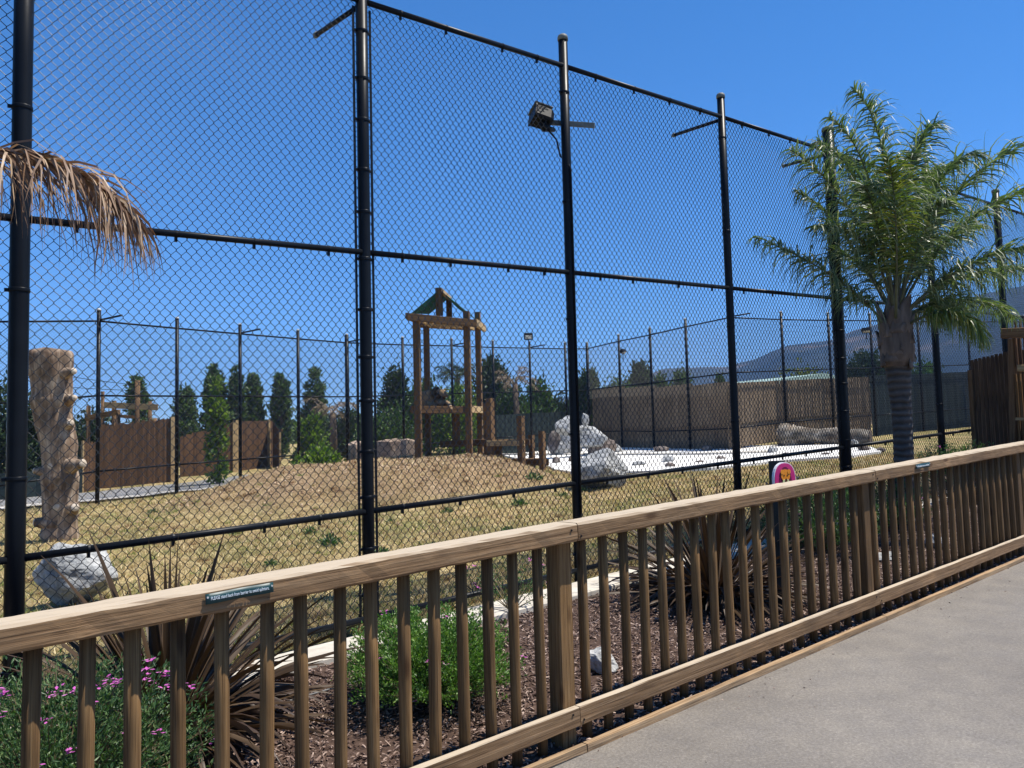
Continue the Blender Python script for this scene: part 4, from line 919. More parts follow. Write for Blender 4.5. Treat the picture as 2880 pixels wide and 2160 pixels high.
# fallen log
fl0 = at(2195, 1232, 27); fl1 = at(2448, 1232, 25.6)
lg2 = thing('fallen_log', (fl0+fl1)/2-Vector((0, 0, .45)), 'thick grey fallen log lying at the back edge of the white pool', 'log')
nseg = 40; kk = 22; V = []; d = (fl1-fl0); L = d.length; d.normalize(); s1 = d.cross(Vector((0, 0, 1))).normalized(); s2 = s1.cross(d)
for i in range(nseg+1):
    t = i/nseg; c = fl0+d*L*t+s2*(.06*math.sin(t*5)); rr = .31+.06*math.sin(t*9+1)+(.08 if t < .12 else 0)
    for j in range(kk):
        a_ = 2*math.pi*j/kk; q = s1*math.cos(a_)+s2*math.sin(a_)
        V.append(tuple(c+q*rr*(1+.16*mnoise.noise(Vector((math.cos(a_)*1.6, math.sin(a_)*1.6, t*9)))+.06*mnoise.noise(Vector((math.cos(a_)*5, math.sin(a_)*5, t*30))))))
a = np.arange(kk); b = (a+1) % kk
F = np.concatenate([np.stack([i*kk+a, i*kk+b, (i+1)*kk+b, (i+1)*kk+a], 1) for i in range(nseg)])
g = Geo().add(V, F); g.F.setdefault(kk, []).append(np.array([a[::-1]])); g.obj('trunk', M_['logg'], lg2, True)
cg = extrude(circ(.33, 22), [0, .02], jit=.008); q = d.to_track_quat('X', 'Z').to_matrix().to_4x4()
link('cut_end', cg.mesh('cut_end'), nmat('dark_cut_end', [(.3, (.08, .06, .05)), (.7, (.16, .12, .09))], 5, rough=.9), lg2, Matrix.Translation(fl1+s2*(.06*math.sin(5))) @ q)
g = Geo(); tube_geo(g, [fl0+d*.1, fl0+s2*.2-d*.02, fl0+s2*.30-d*.1], [.2, .13, .05], 9); tube_geo(g, [fl0+d*.55+s2*.2, fl0+d*.4+s2*.42], [.12, .04], 8); g.obj('branch_stub', M_['knot'], lg2, True)

# ------------------------------------------------------------------ lion tower
def cr(x, y, z): return at(900+x/2.212, 720+y/2.212, z)
tw = thing('lion_tower', Vector((cr(760, 1270, 20.4).x, cr(760, 1270, 20.4).y, gz(cr(760, 1270, 20.4).x, cr(760, 1270, 20.4).y))), 'tall brown timber tower with a green cloth gable roof behind the dirt mound', 'tower')
def vpost(x, y, z, w, parent, mat='tower', name='post', bot=None, turn=(.985, -.17, 0)):
    a = cr(x, y, z); zb = gz(a.x, a.y, False)-.15 if bot is None else cr(x, bot, z).z
    return beam(name, (a.x, a.y, zb), a, w, w, M_[mat], parent, up=turn, ch=.008)
for (x, y, z, w) in [(600, 392, 19.2, .15), (911, 345, 19.8, .145), (661, 440, 21.2, .135), (980, 350, 22.0, .14)]: vpost(x, y, z, w, tw)
vpost(740, 200, 20.0, .15, tw, bot=372); vpost(802, 262, 21.4, .13, tw, bot=380)
def cb(x0, y0, z0, x1, y1, z1, w, h, parent, mat='tower', name='beam'): return beam(name, cr(x0, y0, z0), cr(x1, y1, z1), w, h, M_[mat], parent, ch=.006)
cb(545, 378, 18.98, 972, 420, 19.62, .07, .17, tw); cb(540, 372, 19.1, 648, 425, 21.4, .07, .14, tw)
cb(966, 412, 19.7, 1024, 452, 22.2, .08, .17, tw, 'fresh'); cb(625, 428, 21.35, 985, 448, 22.1, .07, .15, tw)  # right side beam takes the pale timber: sunlight put into its colour
for k in range(6):
    f = (k+.5)/6; a = cr(610, 392, 19.15).lerp(cr(905, 425, 19.72), f); b = cr(665, 432, 21.3).lerp(cr(985, 450, 22.0), f)
    beam('joist', a, b, .045, .11, M_['fresh'], tw)  # joists painted as sunlit by the paler timber
cb(750, 212, 20.0, 812, 268, 21.5, .06, .12, tw, 'fresh', 'ridge_board')
def cloth(pts, parent, name='shade_cloth'):
    g = Geo(); n = 8; a, b, c, d = pts; V = []
    for i in range(n+1):
        for j in range(n+1):
            s, t = i/n, j/n; p = a.lerp(b, s).lerp(d.lerp(c, s), t); p = p-Vector((0, 0, .10*math.sin(math.pi*s)*math.sin(math.pi*t))); V.append(tuple(p))
    V2 = [(v[0], v[1], v[2]-.006) for v in V]; q = np.arange((n+1)**2).reshape(n+1, n+1)
    F = np.stack([q[:-1, :-1], q[1:, :-1], q[1:, 1:], q[:-1, 1:]], -1).reshape(-1, 4)
    g.add(V+V2, F, F[:, ::-1]+(n+1)**2); return g.obj(name, M_['green_cloth'], parent, True)
cloth([cr(728, 222, 19.9), cr(566, 357, 19.1), cr(680, 360, 21.3), cr(800, 262, 21.4)], tw)
cloth([cr(752, 216, 19.9), cr(905, 340, 19.8), cr(980, 400, 22.0), cr(812, 262, 21.4)], tw)
# platform
zt1 = None
cb(572, 955, 19.02, 932, 958, 19.66, .07, .17, tw); cb(930, 953, 19.68, 1016, 958, 21.95, .08, .17, tw, 'fresh'); cb(650, 950, 21.3, 1000, 954, 22.1, .06, .15, tw)  # right-facing platform beam: sun on it is painted with the pale timber
cb(568, 952, 19.1, 648, 950, 21.3, .06, .15, tw)
for k in range(12):
    f = (k+.5)/12; a = cr(590, 936, 19.12).lerp(cr(920, 938, 19.74), f); b = cr(655, 940, 21.2).lerp(cr(990, 940, 22.0), f)
    beam('deck_plank', a, b, .13, .035, M_['tower'], tw)
vpost(846, 985, 20.8, .14, tw, bot=1150, turn=(.8, .6, 0)); cb(750, 1172, 20.7, 1045, 1158, 20.4, .09, .16, tw)
vpost(1030, 918, 20.6, .12, tw)
# stepped platforms
stp = thing('stepped_platforms', cr(1250, 1380, 18.9), 'low timber step platforms with short upright posts to the right of the lion tower', 'platform')
for (x, y, z, w) in [(1056, 885, 18.9, .15), (1247, 995, 18.6, .14), (1315, 1113, 20.1, .12), (1380, 1090, 18.9, .125), (1110, 1180, 19.8, .13)]: vpost(x, y, z, w, stp, turn=(.6, .8, 0))
cb(1038, 1166, 18.75, 1272, 1164, 18.5, .06, .12, stp, 'fresh', 'fascia'); cb(1000, 1160, 20.2, 1306, 1158, 19.9, .07, .15, stp)  # sunlit fascia: its brightness is put into the pale timber colour
for k in range(7):
    a = cr(1045, 1150, 18.85+k*.2); b = cr(1268, 1150, 18.6+k*.2); dz = Vector((0, 0, cr(1150, 1150, 18.7).z))
    b.z = a.z = cr(1045, 1152, 18.85).z
    beam('deck_plank', a, b, .17, .04, M_['fresh'], stp)
cb(1095, 1288, 19.4, 1422, 1282, 19.0, .08, .15, stp); cb(1100, 1280, 20.3, 1400, 1274, 20.0, .08, .13, stp)
for k in range(5):
    a = cr(1100, 1270, 19.4+k*.2); b = cr(1405, 1266, 19.05+k*.2); a.z = b.z = cr(1250, 1268, 19.2).z
    beam('deck_plank', a, b, .17, .035, M_['tower'], stp)

# ------------------------------------------------------------------ lion
def skin_mesh(vs, es, name, root=0, sub=2):
    me = bpy.data.meshes.new(name); me.from_pydata([v[0] for v in vs], es, []); o = bpy.data.objects.new(name, me); col.objects.link(o)
    mo = o.modifiers.new('s', 'SKIN'); me.skin_vertices[0] if me.skin_vertices else None
    bpy.context.view_layer.objects.active = o
    if not me.skin_vertices:
        bpy.context.view_layer.update()
    for i, v in enumerate(vs):
        r = v[1]; sv = me.skin_vertices[0].data[i]; sv.radius = (r, r) if not isinstance(r, tuple) else r; sv.use_root = (i == root)
    ss = o.modifiers.new('b', 'SUBSURF'); ss.levels = sub; ss.render_levels = sub
    bpy.context.view_layer.update(); dg = bpy.context.evaluated_depsgraph_get()
    out = bpy.data.meshes.new_from_object(o.evaluated_get(dg)); bpy.data.objects.remove(o); out.name = name
    out.polygons.foreach_set('use_smooth', [True]*len(out.polygons)); return out
def c8(x, y, z): return at(1130+x/7.373, 1050+y/7.373, z)
lion = thing('lion', c8(650, 665, 20.6), 'brown lion lying on the tower platform with one forepaw hanging over the edge', 'lion')
fur = nmat('lion_fur', [(.3, (.15, .095, .05)), (.55, (.24, .16, .09)), (.75, (.34, .24, .14))], 5, rough=.95, bs=.5, bd=.02, bscale=40)
mane = leafmat('lion_mane_hair', (.05, .028, .015), (.10, .06, .03), (.2, .13, .07), 0, rough=.9)
deckz = cr(750, 934, 20).z+.03
LV = [(c8(500, 545, 21.0), .20), (c8(600, 520, 20.85), .22), (c8(690, 500, 20.7), .21), (c8(735, 440, 20.6), .16), (c8(800, 405, 20.5), .115), (c8(862, 410, 20.4), .105), (c8(905, 455, 20.28), .062), (c8(932, 480, 20.2), .045),
      (c8(540, 620, 20.7), .11), (c8(620, 640, 20.5), .06), (c8(720, 650, 20.35), .05),
      (c8(770, 585, 20.45), .10), (c8(830, 625, 20.3), .065), (c8(930, 600, 20.1), .055), (c8(985, 640, 19.85), .048), (c8(1015, 710, 19.45), .045), (c8(1038, 780, 19.38), .042),
      (c8(790, 590, 20.7), .09), (c8(900, 640, 20.6), .05), (c8(990, 650, 20.5), .045),
      (c8(440, 610, 21.3), .06), (c8(430, 655, 21.1), .025), (c8(520, 662, 20.9), .02)]
LE = [(0, 1), (1, 2), (2, 3), (3, 4), (4, 5), (5, 6), (6, 7), (0, 8), (8, 9), (9, 10), (2, 11), (11, 12), (12, 13), (13, 14), (14, 15), (15, 16), (2, 17), (17, 18), (18, 19), (0, 20), (20, 21), (21, 22)]
T0 = W[lion].translation
lm = skin_mesh([((v-T0)[:], r) for v, r in LV], LE, 'body', 1)
link('body', lm, fur, lion, Matrix.Translation(T0))
for (x, y) in ((818, 335), (893, 338)):
    g = rock_geo(.03, .02, .04, 3, rough=.02, sub=2); link('ear', g.mesh('ear', True), fur, lion, Matrix.Translation(c8(x, y, 20.42)-Vector((0, 0, .03))))
g = Geo(); n = 900; C = np.array([c8(770, 440, 20.55)[:], c8(800, 470, 20.5)[:], c8(745, 380, 20.6)[:]])
k = rng.integers(0, 3, n); dd = rand_dirs(n); P_ = C[k]+dd*np.array([.12, .12, .13]); D = dd*.4+np.array([-.5, -.1, -.8]); D /= np.linalg.norm(D, axis=1, keepdims=True)
leaf_quads(g, P_, D, .11, .035); g.obj('mane', mane, lion)
g = rock_geo(.018, .015, .014, 3, rough=.02, sub=2); link('nose', g.mesh('nose', True), darkm, lion, Matrix.Translation(c8(948, 478, 20.12)))
g = rock_geo(.012, .01, .012, 4, rough=.02, sub=2); link('eye', g.mesh('eye', True), darkm, lion, Matrix.Translation(c8(892, 398, 20.27)))

# ------------------------------------------------------------------ palm in the mulch bed
ZP = 9.3
pb = at(2540, 1330, ZP); pzb = gz(pb.x, pb.y)
palm = thing('palm_tree', (pb.x, pb.y, pzb), 'green feather palm with a ringed grey trunk standing in the mulch bed at the right', 'palm')
trm, n, l, b = newmat('ringed_palm_trunk'); v = coordvec(n, l, (1, 1, 1)); wv = n.new('ShaderNodeTexWave'); wv.bands_direction = 'Z'; wv.inputs['Scale'].default_value = 4.2; wv.inputs['Distortion'].default_value = 2.5; wv.inputs['Detail'].default_value = 3; wv.inputs['Detail Scale'].default_value = 2
l.new(v.outputs[0], wv.inputs[0]); r = ramp(n, [(.1, (.055, .046, .040)), (.4, (.075, .064, .056)), (.95, (.10, .087, .077))]); l.new(wv.outputs[0], r.inputs[0]); t2 = noise(n, l, v, 9, 6, .6); r2 = ramp(n, [(.3, (.7, .7, .7)), (.7, (1.15, 1.12, 1.1))]); l.new(t2.outputs[0], r2.inputs[0])
c = mix(n, l, r.outputs[0], r2.outputs[0], 1.0, 'MULTIPLY'); l.new(c.outputs[2], b.inputs['Base Color']); b.inputs['Roughness'].default_value = .9; bump(n, l, wv.outputs[0], b, .8, .02)
boot = nmat('palm_leaf_base', [(.3, (.07, .05, .038)), (.5, (.13, .10, .08)), (.72, (.24, .185, .15))], 2.5, (3, 3, .6), rough=.8, bs=.5)
petm = nmat('palm_petiole', [(.3, (.06, .07, .035)), (.7, (.15, .15, .08))], 3, rough=.6, bs=.2)
g = Geo(); pts = []; rad = []
for (px, py, w) in [(2545, 1480, 62), (2543, 1330, 54), (2540, 1230, 52), (2536, 1150, 54), (2530, 1090, 60), (2527, 1050, 66), (2524, 1020, 70)]: pts.append(at(px, py, ZP)); rad.append(w*ZP/FPX/2)
pts = [Vector((pts[0].x, pts[0].y, pzb-.1))]+pts; rad = [rad[0]*1.25]+rad
pp, rr_ = [], []
for i in range(len(pts)-1):
    for k in range(8): f = k/8; pp.append(pts[i].lerp(pts[i+1], f)); rr_.append((rad[i]*(1-f)+rad[i+1]*f)*(1+.02*math.sin((i*8+k)*2.1)))
tube_geo(g, pp, rr_, 22); g.obj('trunk', trm, palm, True)
g = Geo(); tube_geo(g, [at(2524, 1030, ZP), at(2523, 985, ZP), at(2521, 930, ZP), at(2519, 880, ZP), at(2517, 800, ZP)], [.150, .185, .165, .13, .05], 20); g.obj('crown_shaft', boot, palm, True)
# overlapping leaf bases
for i in range(11):
    a = i*2.4; r0 = .145; cc = at(2522, 1040-i*10, ZP); d = Vector((math.cos(a), math.sin(a), 0)); s = Vector((-d.y, d.x, 0)); V = []; nn = 8
    for k in range(nn+1):
        t = k/nn; w_ = .17*(1-t)**.8+.018; p = cc+d*(r0*(1-.1*t)+.012+.06*t*t)+Vector((0, 0, t*.42))
        for q_ in range(5):
            e = (q_-2)/2; V.append(tuple(p+s*e*w_-d*(e*e)*w_*.55))
    q = np.arange((nn+1)*5).reshape(nn+1, 5); F = np.stack([q[:-1, :-1], q[1:, :-1], q[1:, 1:], q[:-1, 1:]], -1).reshape(-1, 4)
    o = Geo().add(V, F).obj('leaf_base', boot, palm, True); so_ = o.modifiers.new('t', 'SOLIDIFY'); so_.thickness = .012
cro = (2519, 905)
def fr(p1, p2, p3, n=120, L=.42, mat='palm', droop=.5, z=(0, 0, 0), base=cro, wd=.016, curl=.10, t0=.28, spread=1.0):
    P0 = at(base[0], base[1], ZP+z[0]); c1 = at(*p1, ZP+z[1]); c2 = at(*p2, ZP+z[1]*.4+z[2]*.6); c3 = at(*p3, ZP+z[2])
    pts = [P0*(1-t)**3+c1*3*t*(1-t)**2+c2*3*t*t*(1-t)+c3*t**3 for t in [i/16 for i in range(17)]]
    gs = Geo(); g = Geo(); frond_geo(g, pts, int(n*2.0), L*1.32, wd*1.1, droop*1.65, spread, .019, gs, t0, curl)
    s_ = gs.obj('petiole', petm, palm, True); g.obj('leaflets', M_[mat], s_)
fr((2515, 620), (2500, 330), (2400, 250), 130, .40, z=(0, .1, .2))
fr((2490, 650), (2440, 380), (2330, 330), 110, .34, z=(0, -.1, -.2))
fr((2530, 600), (2560, 380), (2630, 350), 130, .42, z=(0, .2, .5))
fr((2480, 700), (2360, 500), (2220, 420), 125, .36, z=(0, -.2, -.5))
fr((2440, 760), (2330, 560), (2240, 540), 100, .34, z=(0, .4, .8))
fr((2460, 860), (2360, 760), (2125, 665), 125, .42, z=(0, -.1, -.4), droop=.9, base=(2495, 930))
fr((2560, 700), (2680, 480), (2900, 400), 140, .42, z=(0, .2, .6))
fr((2580, 760), (2700, 560), (2960, 520), 130, .42, z=(0, -.1, -.3))
fr((2590, 850), (2700, 720), (2940, 760), 130, .42, z=(0, .1, .3), droop=.6)
fr((2600, 880), (2720, 830), (2765, 960), 140, .30, 'palm_y', z=(0, -.3, -.7), droop=.75, base=(2535, 925))
fr((2600, 850), (2740, 800), (2860, 900), 110, .34, 'palm', z=(0, .3, .8), droop=.7)
fr((2522, 760), (2530, 560), (2495, 440), 150, .36, 'palm_y', z=(-.1, -.6, -1.0), droop=.5)
fr((2500, 720), (2450, 560), (2430, 520), 120, .38, z=(0, -.4, -.9))
fr((2560, 740), (2610, 600), (2660, 560), 130, .40, 'palm', z=(0, -.3, -.7))
fr((2540, 650), (2590, 450), (2680, 470), 120, .40, z=(0, .5, 1.0))
fr((2505, 680), (2420, 430), (2370, 450), 110, .38, z=(0, .5, 1.1))
fr((2550, 780), (2640, 640), (2760, 640), 120, .40, z=(0, .6, 1.3))
fr((2480, 800), (2410, 690), (2330, 720), 110, .36, z=(0, .5, 1.2))
fr((2530, 700), (2560, 480), (2570, 430), 120, .36, 'palm', z=(0, -.2, -.4))

fr((2490, 720), (2400, 600), (2290, 640), 110, .38, z=(0, -.3, -.6), droop=.7)
fr((2480, 640), (2390, 400), (2290, 400), 110, .36, z=(0, .2, .5), droop=.6)
fr((2570, 640), (2650, 400), (2760, 440), 110, .38, z=(0, .1, .2), droop=.6)
fr((2590, 880), (2660, 800), (2690, 900), 110, .34, z=(0, .2, .5), droop=.8)
fr((2600, 820), (2760, 680), (2960, 690), 120, .42, z=(0, -.3, -.6), droop=.7)
# ------------------------------------------------------------------ palm outside the left edge with a dry frond reaching in
ZD = 3.7
pc = at(-420, 700, ZD); pzb = gz(pc.x, pc.y)
pd = thing('palm_tree', (pc.x, pc.y, pzb), 'palm whose dry brown drooping frond hangs into view from the left edge', 'palm')
top = at(-420, 500, ZD)
g = Geo(); tube_geo(g, [(pc.x, pc.y, pzb-.1), (pc.x, pc.y, pzb+1.2), top], [.14, .12, .13], 16); g.obj('trunk', trm, pd, True)
top = at(-420, 500, ZD)
def dfr(pts, n, L, droop, spread=.8, curl=.12, mat='dry_palm', wd=.014, t0=.3):
    gs, g = Geo(), Geo(); frond_geo(g, pts, n, L, wd, droop, spread, .014, gs, t0, curl); s_ = gs.obj('petiole', petm, pd, True); g.obj('leaflets', M_[mat], s_)
dfr(bez(top, at(120, 300, ZD), at(385, 620, ZD-.1), 20), 210, .56, 1.15, .3, .14, wd=.0125, t0=.30)
dfr(bez(top, at(60, 340, ZD+.1), at(300, 560, ZD+.15), 20), 95, .62, 1.5, .22, .14, wd=.010, t0=.30)
for a in (1.6, 2.4, 3.2, 4.0, 4.9):
    tip = top+Vector((math.cos(a)*1.1, math.sin(a)*.8, .7)); dfr(bez(top, top+Vector((math.cos(a)*.4, math.sin(a)*.3, .9)), tip, 10), 60, .35, .5, 1, .1, 'palm')

# ------------------------------------------------------------------ flax clumps, shrubs
def bed_pt(px, py, c=.06):
    p = hitc(px, py, c); return Vector((p.x, p.y, gz(p.x, p.y)))
def blade(g, base, az, el, L, wd, bend, tw=0, ns=7, fold=.35):
    d = Vector((math.cos(az)*math.cos(el), math.sin(az)*math.cos(el), math.sin(el))); s = Vector((-math.sin(az), math.cos(az), 0)); p = base.copy(); V = []
    for k in range(ns+1):
        t = k/ns; w_ = wd*.5*(.45+.9*t*(1.25-t))*(1 if t < .6 else (1-((t-.6)/.4)**1.5)*1)+.0008; n_ = s.cross(d)
        ss = (s*math.cos(tw*t)+n_*math.sin(tw*t)); V += [tuple(p+ss*w_), tuple(p-n_*w_*fold), tuple(p-ss*w_)]
        d = (d+Vector((0, 0, -bend/ns*(.4+1.6*t)))).normalized(); p = p+d*(L/ns)
    q = np.arange((ns+1)*3).reshape(ns+1, 3); F = np.stack([q[:-1, :-1], q[1:, :-1], q[1:, 1:], q[:-1, 1:]], -1).reshape(-1, 4); g.add(V, F)
def flax(base, label, n, L, wd, ndead, R=.14, up=1.35):
    t = thing('flax_plant', base, label, 'plant', 'flax clumps along the mulch bed')
    for i in range(n):
        f = (i+.5)/n; a = i*2.39996; el = up-1.15*f**.9+random.gauss(0, .1); el = max(el, .08)
        g = Geo(); blade(g, base+Vector((math.cos(a)*R*f, math.sin(a)*R*f, 0)), a+random.gauss(0, .2), el, L*random.uniform(.7, 1.12)*(1 if f < .6 else .85), wd*random.uniform(.7, 1.1), random.uniform(.1, .5)+.35*f, random.uniform(-1.3, 1.3))
        g.obj('blade', M_['flax'], t, True)
    g = Geo()
    for i in range(ndead):
        a = random.uniform(0, 6.283); rr = R*random.random(); blade(g, base+Vector((math.cos(a)*rr, math.sin(a)*rr, 0)), a, random.uniform(-.05, .75), L*random.uniform(.4, .85), wd*random.uniform(.5, .9), random.uniform(.7, 1.8), random.uniform(-2.5, 2.5))
    o = g.obj('dead_blades', M_['flaxd'], t, True); o['kind'] = 'stuff'
flax(bed_pt(470, 2085), 'large bronze flax clump with dead lower blades behind the near balusters at the lower left', 210, 1.0, .040, 520, .20)
flax(bed_pt(2010, 1690), 'dark bronze flax clump behind the barrier between the third and fourth tall fence posts', 190, 1.02, .038, 420, .18)
flax(bed_pt(2720, 1425), 'flax clump with pale pointed blades at the foot of the right-hand slat wall', 80, .85, .045, 60, .16)
def flower(c, parent, r=.012, n=6):
    g = Geo()
    for k in range(n):
        a = 2*math.pi*k/n; d = Vector((math.cos(a), math.sin(a), random.uniform(-.2, .5))).normalized(); s = Vector((-math.sin(a), math.cos(a), 0))
        p = c+Vector((random.uniform(-1, 1), random.uniform(-1, 1), random.uniform(-1, 1)))*r*.8
        V = [p, p+d*r+s*r*.5, p+d*r*1.7, p+d*r-s*r*.5]; g.add([tuple(v) for v in V], [[0, 1, 2, 3]])
    g.obj('flower', M_['petal'], parent)
def shrub(base, R, H, label, nst, per, leaf, mat, nfl, flat=.75, lw=.45, name='flowering_shrub', group=None, open_=0, fr_=.013):
    t = thing(name, base, label, 'shrub', group); g = Geo(); gs = Geo(); Ps, Ds, tips = [], [], []
    for i in range(nst):
        a = random.uniform(0, 6.283); f = math.sqrt(random.random()); e = 1.45-1.15*f**1.3+random.gauss(0, .08)
        d = Vector((math.cos(a)*math.cos(e), math.sin(a)*math.cos(e), math.sin(e))); ln = (R*abs(math.cos(e))+H*abs(math.sin(e)))*random.uniform(.82, 1.06)
        p0 = base+Vector((d.x, d.y, 0))*R*.15; tip = base+Vector((d.x*ln, d.y*ln, max(.02, d.z*ln))); mid = p0.lerp(tip, .5)+Vector((0, 0, .02)); tips.append(tip)
        if i % 3 == 0: tube_geo(gs, [p0, mid, tip], [.005, .003, .0015], 4)
        for k in range(per):
            s = (open_+random.random()*(1-open_)) if open_ else 1-random.random()**1.5*.75
            q = p0.lerp(mid, s*2) if s < .5 else mid.lerp(tip, s*2-1); Ps.append(q[:]); 
            dd = (d*.6+Vector((random.gauss(0, .6), random.gauss(0, .6), random.gauss(.35, .5)))).normalized(); Ds.append(dd[:])
    P_ = np.array(Ps); P_ += rng.normal(0, leaf*.4, P_.shape); P_[:, 2] = np.maximum(P_[:, 2], base.z+.01)
    leaf_quads(g, P_, np.array(Ds), leaf*rng.uniform(.6, 1.2, len(P_)), leaf*lw*rng.uniform(.7, 1.2, len(P_)), .2)
    g.obj('leaves', M_[mat], t); gs.obj('stems', M_['stem'], t)
    vis = [p for p in tips if (p-base).dot(Vector((-.1, -1, .35))) > -.1] or tips
    for k in range(nfl): flower(random.choice(vis)+Vector((0, 0, .008)), t, fr_)
b1 = bed_pt(1212, 1975); shrub(b1, .42, .37, 'rounded bright green shrub with a few pink flowers in front of the curb', 700, 40, .023, 'shrub', 16)
b2 = bed_pt(150, 2330); shrub(b2, .52, .50, 'sprawling blue-green shrub full of pink flowers in the lower left corner', 620, 34, .030, 'shrub2', 60, lw=.28, fr_=.015)
b3 = bed_pt(1440, 1752); shrub(b3, .22, .42, 'sparse twiggy plant with pink blossoms beside the brown barrier post', 46, 16, .024, 'shrub2', 9, open_=.35, name='flowering_plant')
b3 = bed_pt(1335, 1690); shrub(b3, .14, .34, 'thin upright weedy plant by the curb behind the near balusters', 22, 14, .022, 'shrub2', 2, open_=.35, name='flowering_plant')
b4 = bed_pt(2300, 1560); shrub(b4, .5, .62, 'green shrub with pink flowers behind the balusters below the pink lion sign', 420, 22, .035, 'shrub2', 20, fr_=.018)
b5 = bed_pt(2475, 1500); shrub(b5, .42, .5, 'green shrub at the left foot of the palm trunk', 300, 22, .035, 'shrub2', 6, fr_=.018)
b6 = bed_pt(2700, 1400); shrub(b6, .5, .6, 'dark green shrub behind the far balusters at the foot of the slat wall', 300, 22, .04, 'shrub2', 6, fr_=.018)

# ------------------------------------------------------------------ bark mulch
N = 46000
uu = rng.uniform(0, 1, N)**1.5*13+.2; vv = rng.uniform(2.93, 4.79, N)
X = DX*uu-DY*vv; Y = DY*uu+DX*vv; Z = np.array([gz(x, y) for x, y in zip(X, Y)])+rng.uniform(.0, .022, N)
L_ = rng.uniform(.012, .042, N); Wd_ = L_*rng.uniform(.25, .55, N); T_ = rng.uniform(.003, .008, N)
a = rng.uniform(0, 2*np.pi, N); e = rng.normal(0, .35, N)
d1 = np.stack([np.cos(a)*np.cos(e), np.sin(a)*np.cos(e), np.sin(e)], 1); d2 = np.cross(d1, np.stack([rng.normal(0, .4, N), rng.normal(0, .4, N), np.ones(N)], 1)); d2 /= np.linalg.norm(d2, axis=1, keepdims=True); d3 = np.cross(d1, d2)
Pc = np.stack([X, Y, Z], 1); h1 = d1*(L_/2)[:, None]; h2 = d2*(Wd_/2)[:, None]; h3 = d3*(T_/2)[:, None]
V = np.stack([Pc-h1+h2*.6, Pc-h1-h2*.7, Pc+h1-h2*.5, Pc+h1+h2*.8, Pc+h3*2.2+h1*.1, Pc-h3*1.5], 1).reshape(-1, 3)
k = np.arange(N)[:, None, None]*6; F = (k+np.array([[0, 1, 4], [1, 2, 4], [2, 3, 4], [3, 0, 4], [1, 0, 5], [2, 1, 5], [3, 2, 5], [0, 3, 5]])[None]).reshape(-1, 3)
tag(Geo().add(V, F).obj('bark_mulch', M_['chips']), 'loose brown bark chips covering the bed between barrier and curb', 'mulch', kind='stuff')
g = Geo(); tube_geo(g, [bed_pt(700, 2040)+Vector((0, 0, .02)), bed_pt(814, 2002)+Vector((0, 0, .025)), bed_pt(940, 1966)+Vector((0, 0, .028)), bed_pt(1100, 1915)+Vector((0, 0, .02))], .006, 6)
tag(g.obj('irrigation_pipe', nmat('grey_pipe', [(.3, (.08, .08, .08)), (.7, (.14, .14, .14))], 4, rough=.5), None, True), 'thin grey drip pipe lying on the bark mulch behind the near balusters', 'pipe')

N = 170; u_ = rng.uniform(1.5, 14, N); v_ = 2.86-np.abs(rng.normal(0, .22, N)); g = Geo()
P_ = np.array([(DX*a-DY*b, DY*a+DX*b, SL*a+.004) for a, b in zip(u_, v_)]); D = rand_dirs(N)*np.array([1, 1, .08]); D /= np.linalg.norm(D, axis=1, keepdims=True)
leaf_quads(g, P_, D, rng.uniform(.008, .03, N), rng.uniform(.003, .009, N)); tag(g.obj('path_litter', M_['chips']), 'stray bark flakes and leaf bits scattered along the path edge', 'litter', kind='stuff')

# ------------------------------------------------------------------ dry grass
def field(N, gmask, name, mat, label, hmin, hmax, wd, seed):
    r = np.random.default_rng(seed); u = r.uniform(-3, 26, N*3); v = 5.3+22*r.uniform(0, 1, N*3)**1.9
    x = DX*u-DY*v; y = DY*u+DX*v; keep = (y > 4) & (np.abs(x) < y*.66+.5); x, y = x[keep][:N], y[keep][:N]; out = []
    for a_, b_ in zip(x, y):
        m = mnoise.noise(Vector((a_*.55, b_*.55, 2)))+.5*mnoise.noise(Vector((a_*1.9, b_*1.9, 6))); md = mound(a_, b_)
        if gmask(m, md, r.random()): out.append((a_, b_, gz(a_, b_)))
    P = np.array(out); n = len(P); 
    pz = (P-np.array([0, 0, CAMZ])) @ _F; ppx = 1440+FPX*((P-np.array([0, 0, CAMZ])) @ _R)/pz; ppy = 1080-FPX*((P-np.array([0, 0, CAMZ])) @ _U)/pz
    inp = (ppx > 1420) & (ppy < np.interp(ppx, [1400, 1530, 1620, 1800, 2000, 2200, 2400, 2480], [1285, 1310, 1336, 1334, 1326, 1305, 1290, 1276])); P = P[~inp]; n = len(P)
    a = r.uniform(0, 6.283, n); ln = r.uniform(hmin, hmax, n); wv = wd*r.uniform(.6, 1.3, n)*(.7+P[:, 1]/14); s = np.stack([np.cos(a), np.sin(a), np.zeros(n)], 1)*wv[:, None]
    ld = r.normal(0, .55, (n, 2)); tip = P+np.stack([ld[:, 0]*ln, ld[:, 1]*ln, ln], 1)
    V = np.stack([P-s, P+s, tip], 1).reshape(-1, 3); V[:, 2] -= .004
    tag(Geo().add(V, np.arange(n*3).reshape(n, 3)).obj(name, mat), label, 'grass', kind='stuff')
field(190000, lambda m, md, q: q < (.95 if md < .1 else .30 if m < 0 else .55), 'dry_grass', M_['hay'], 'short straw-coloured dry grass covering the enclosure floor', .02, .075, .0045, 3)
field(70000, lambda m, md, q: (m > .10 and md < .3 and q < .8) or q < .04, 'green_grass', M_['grass'], 'patches of green grass growing through the dry turf', .02, .08, .0045, 5)
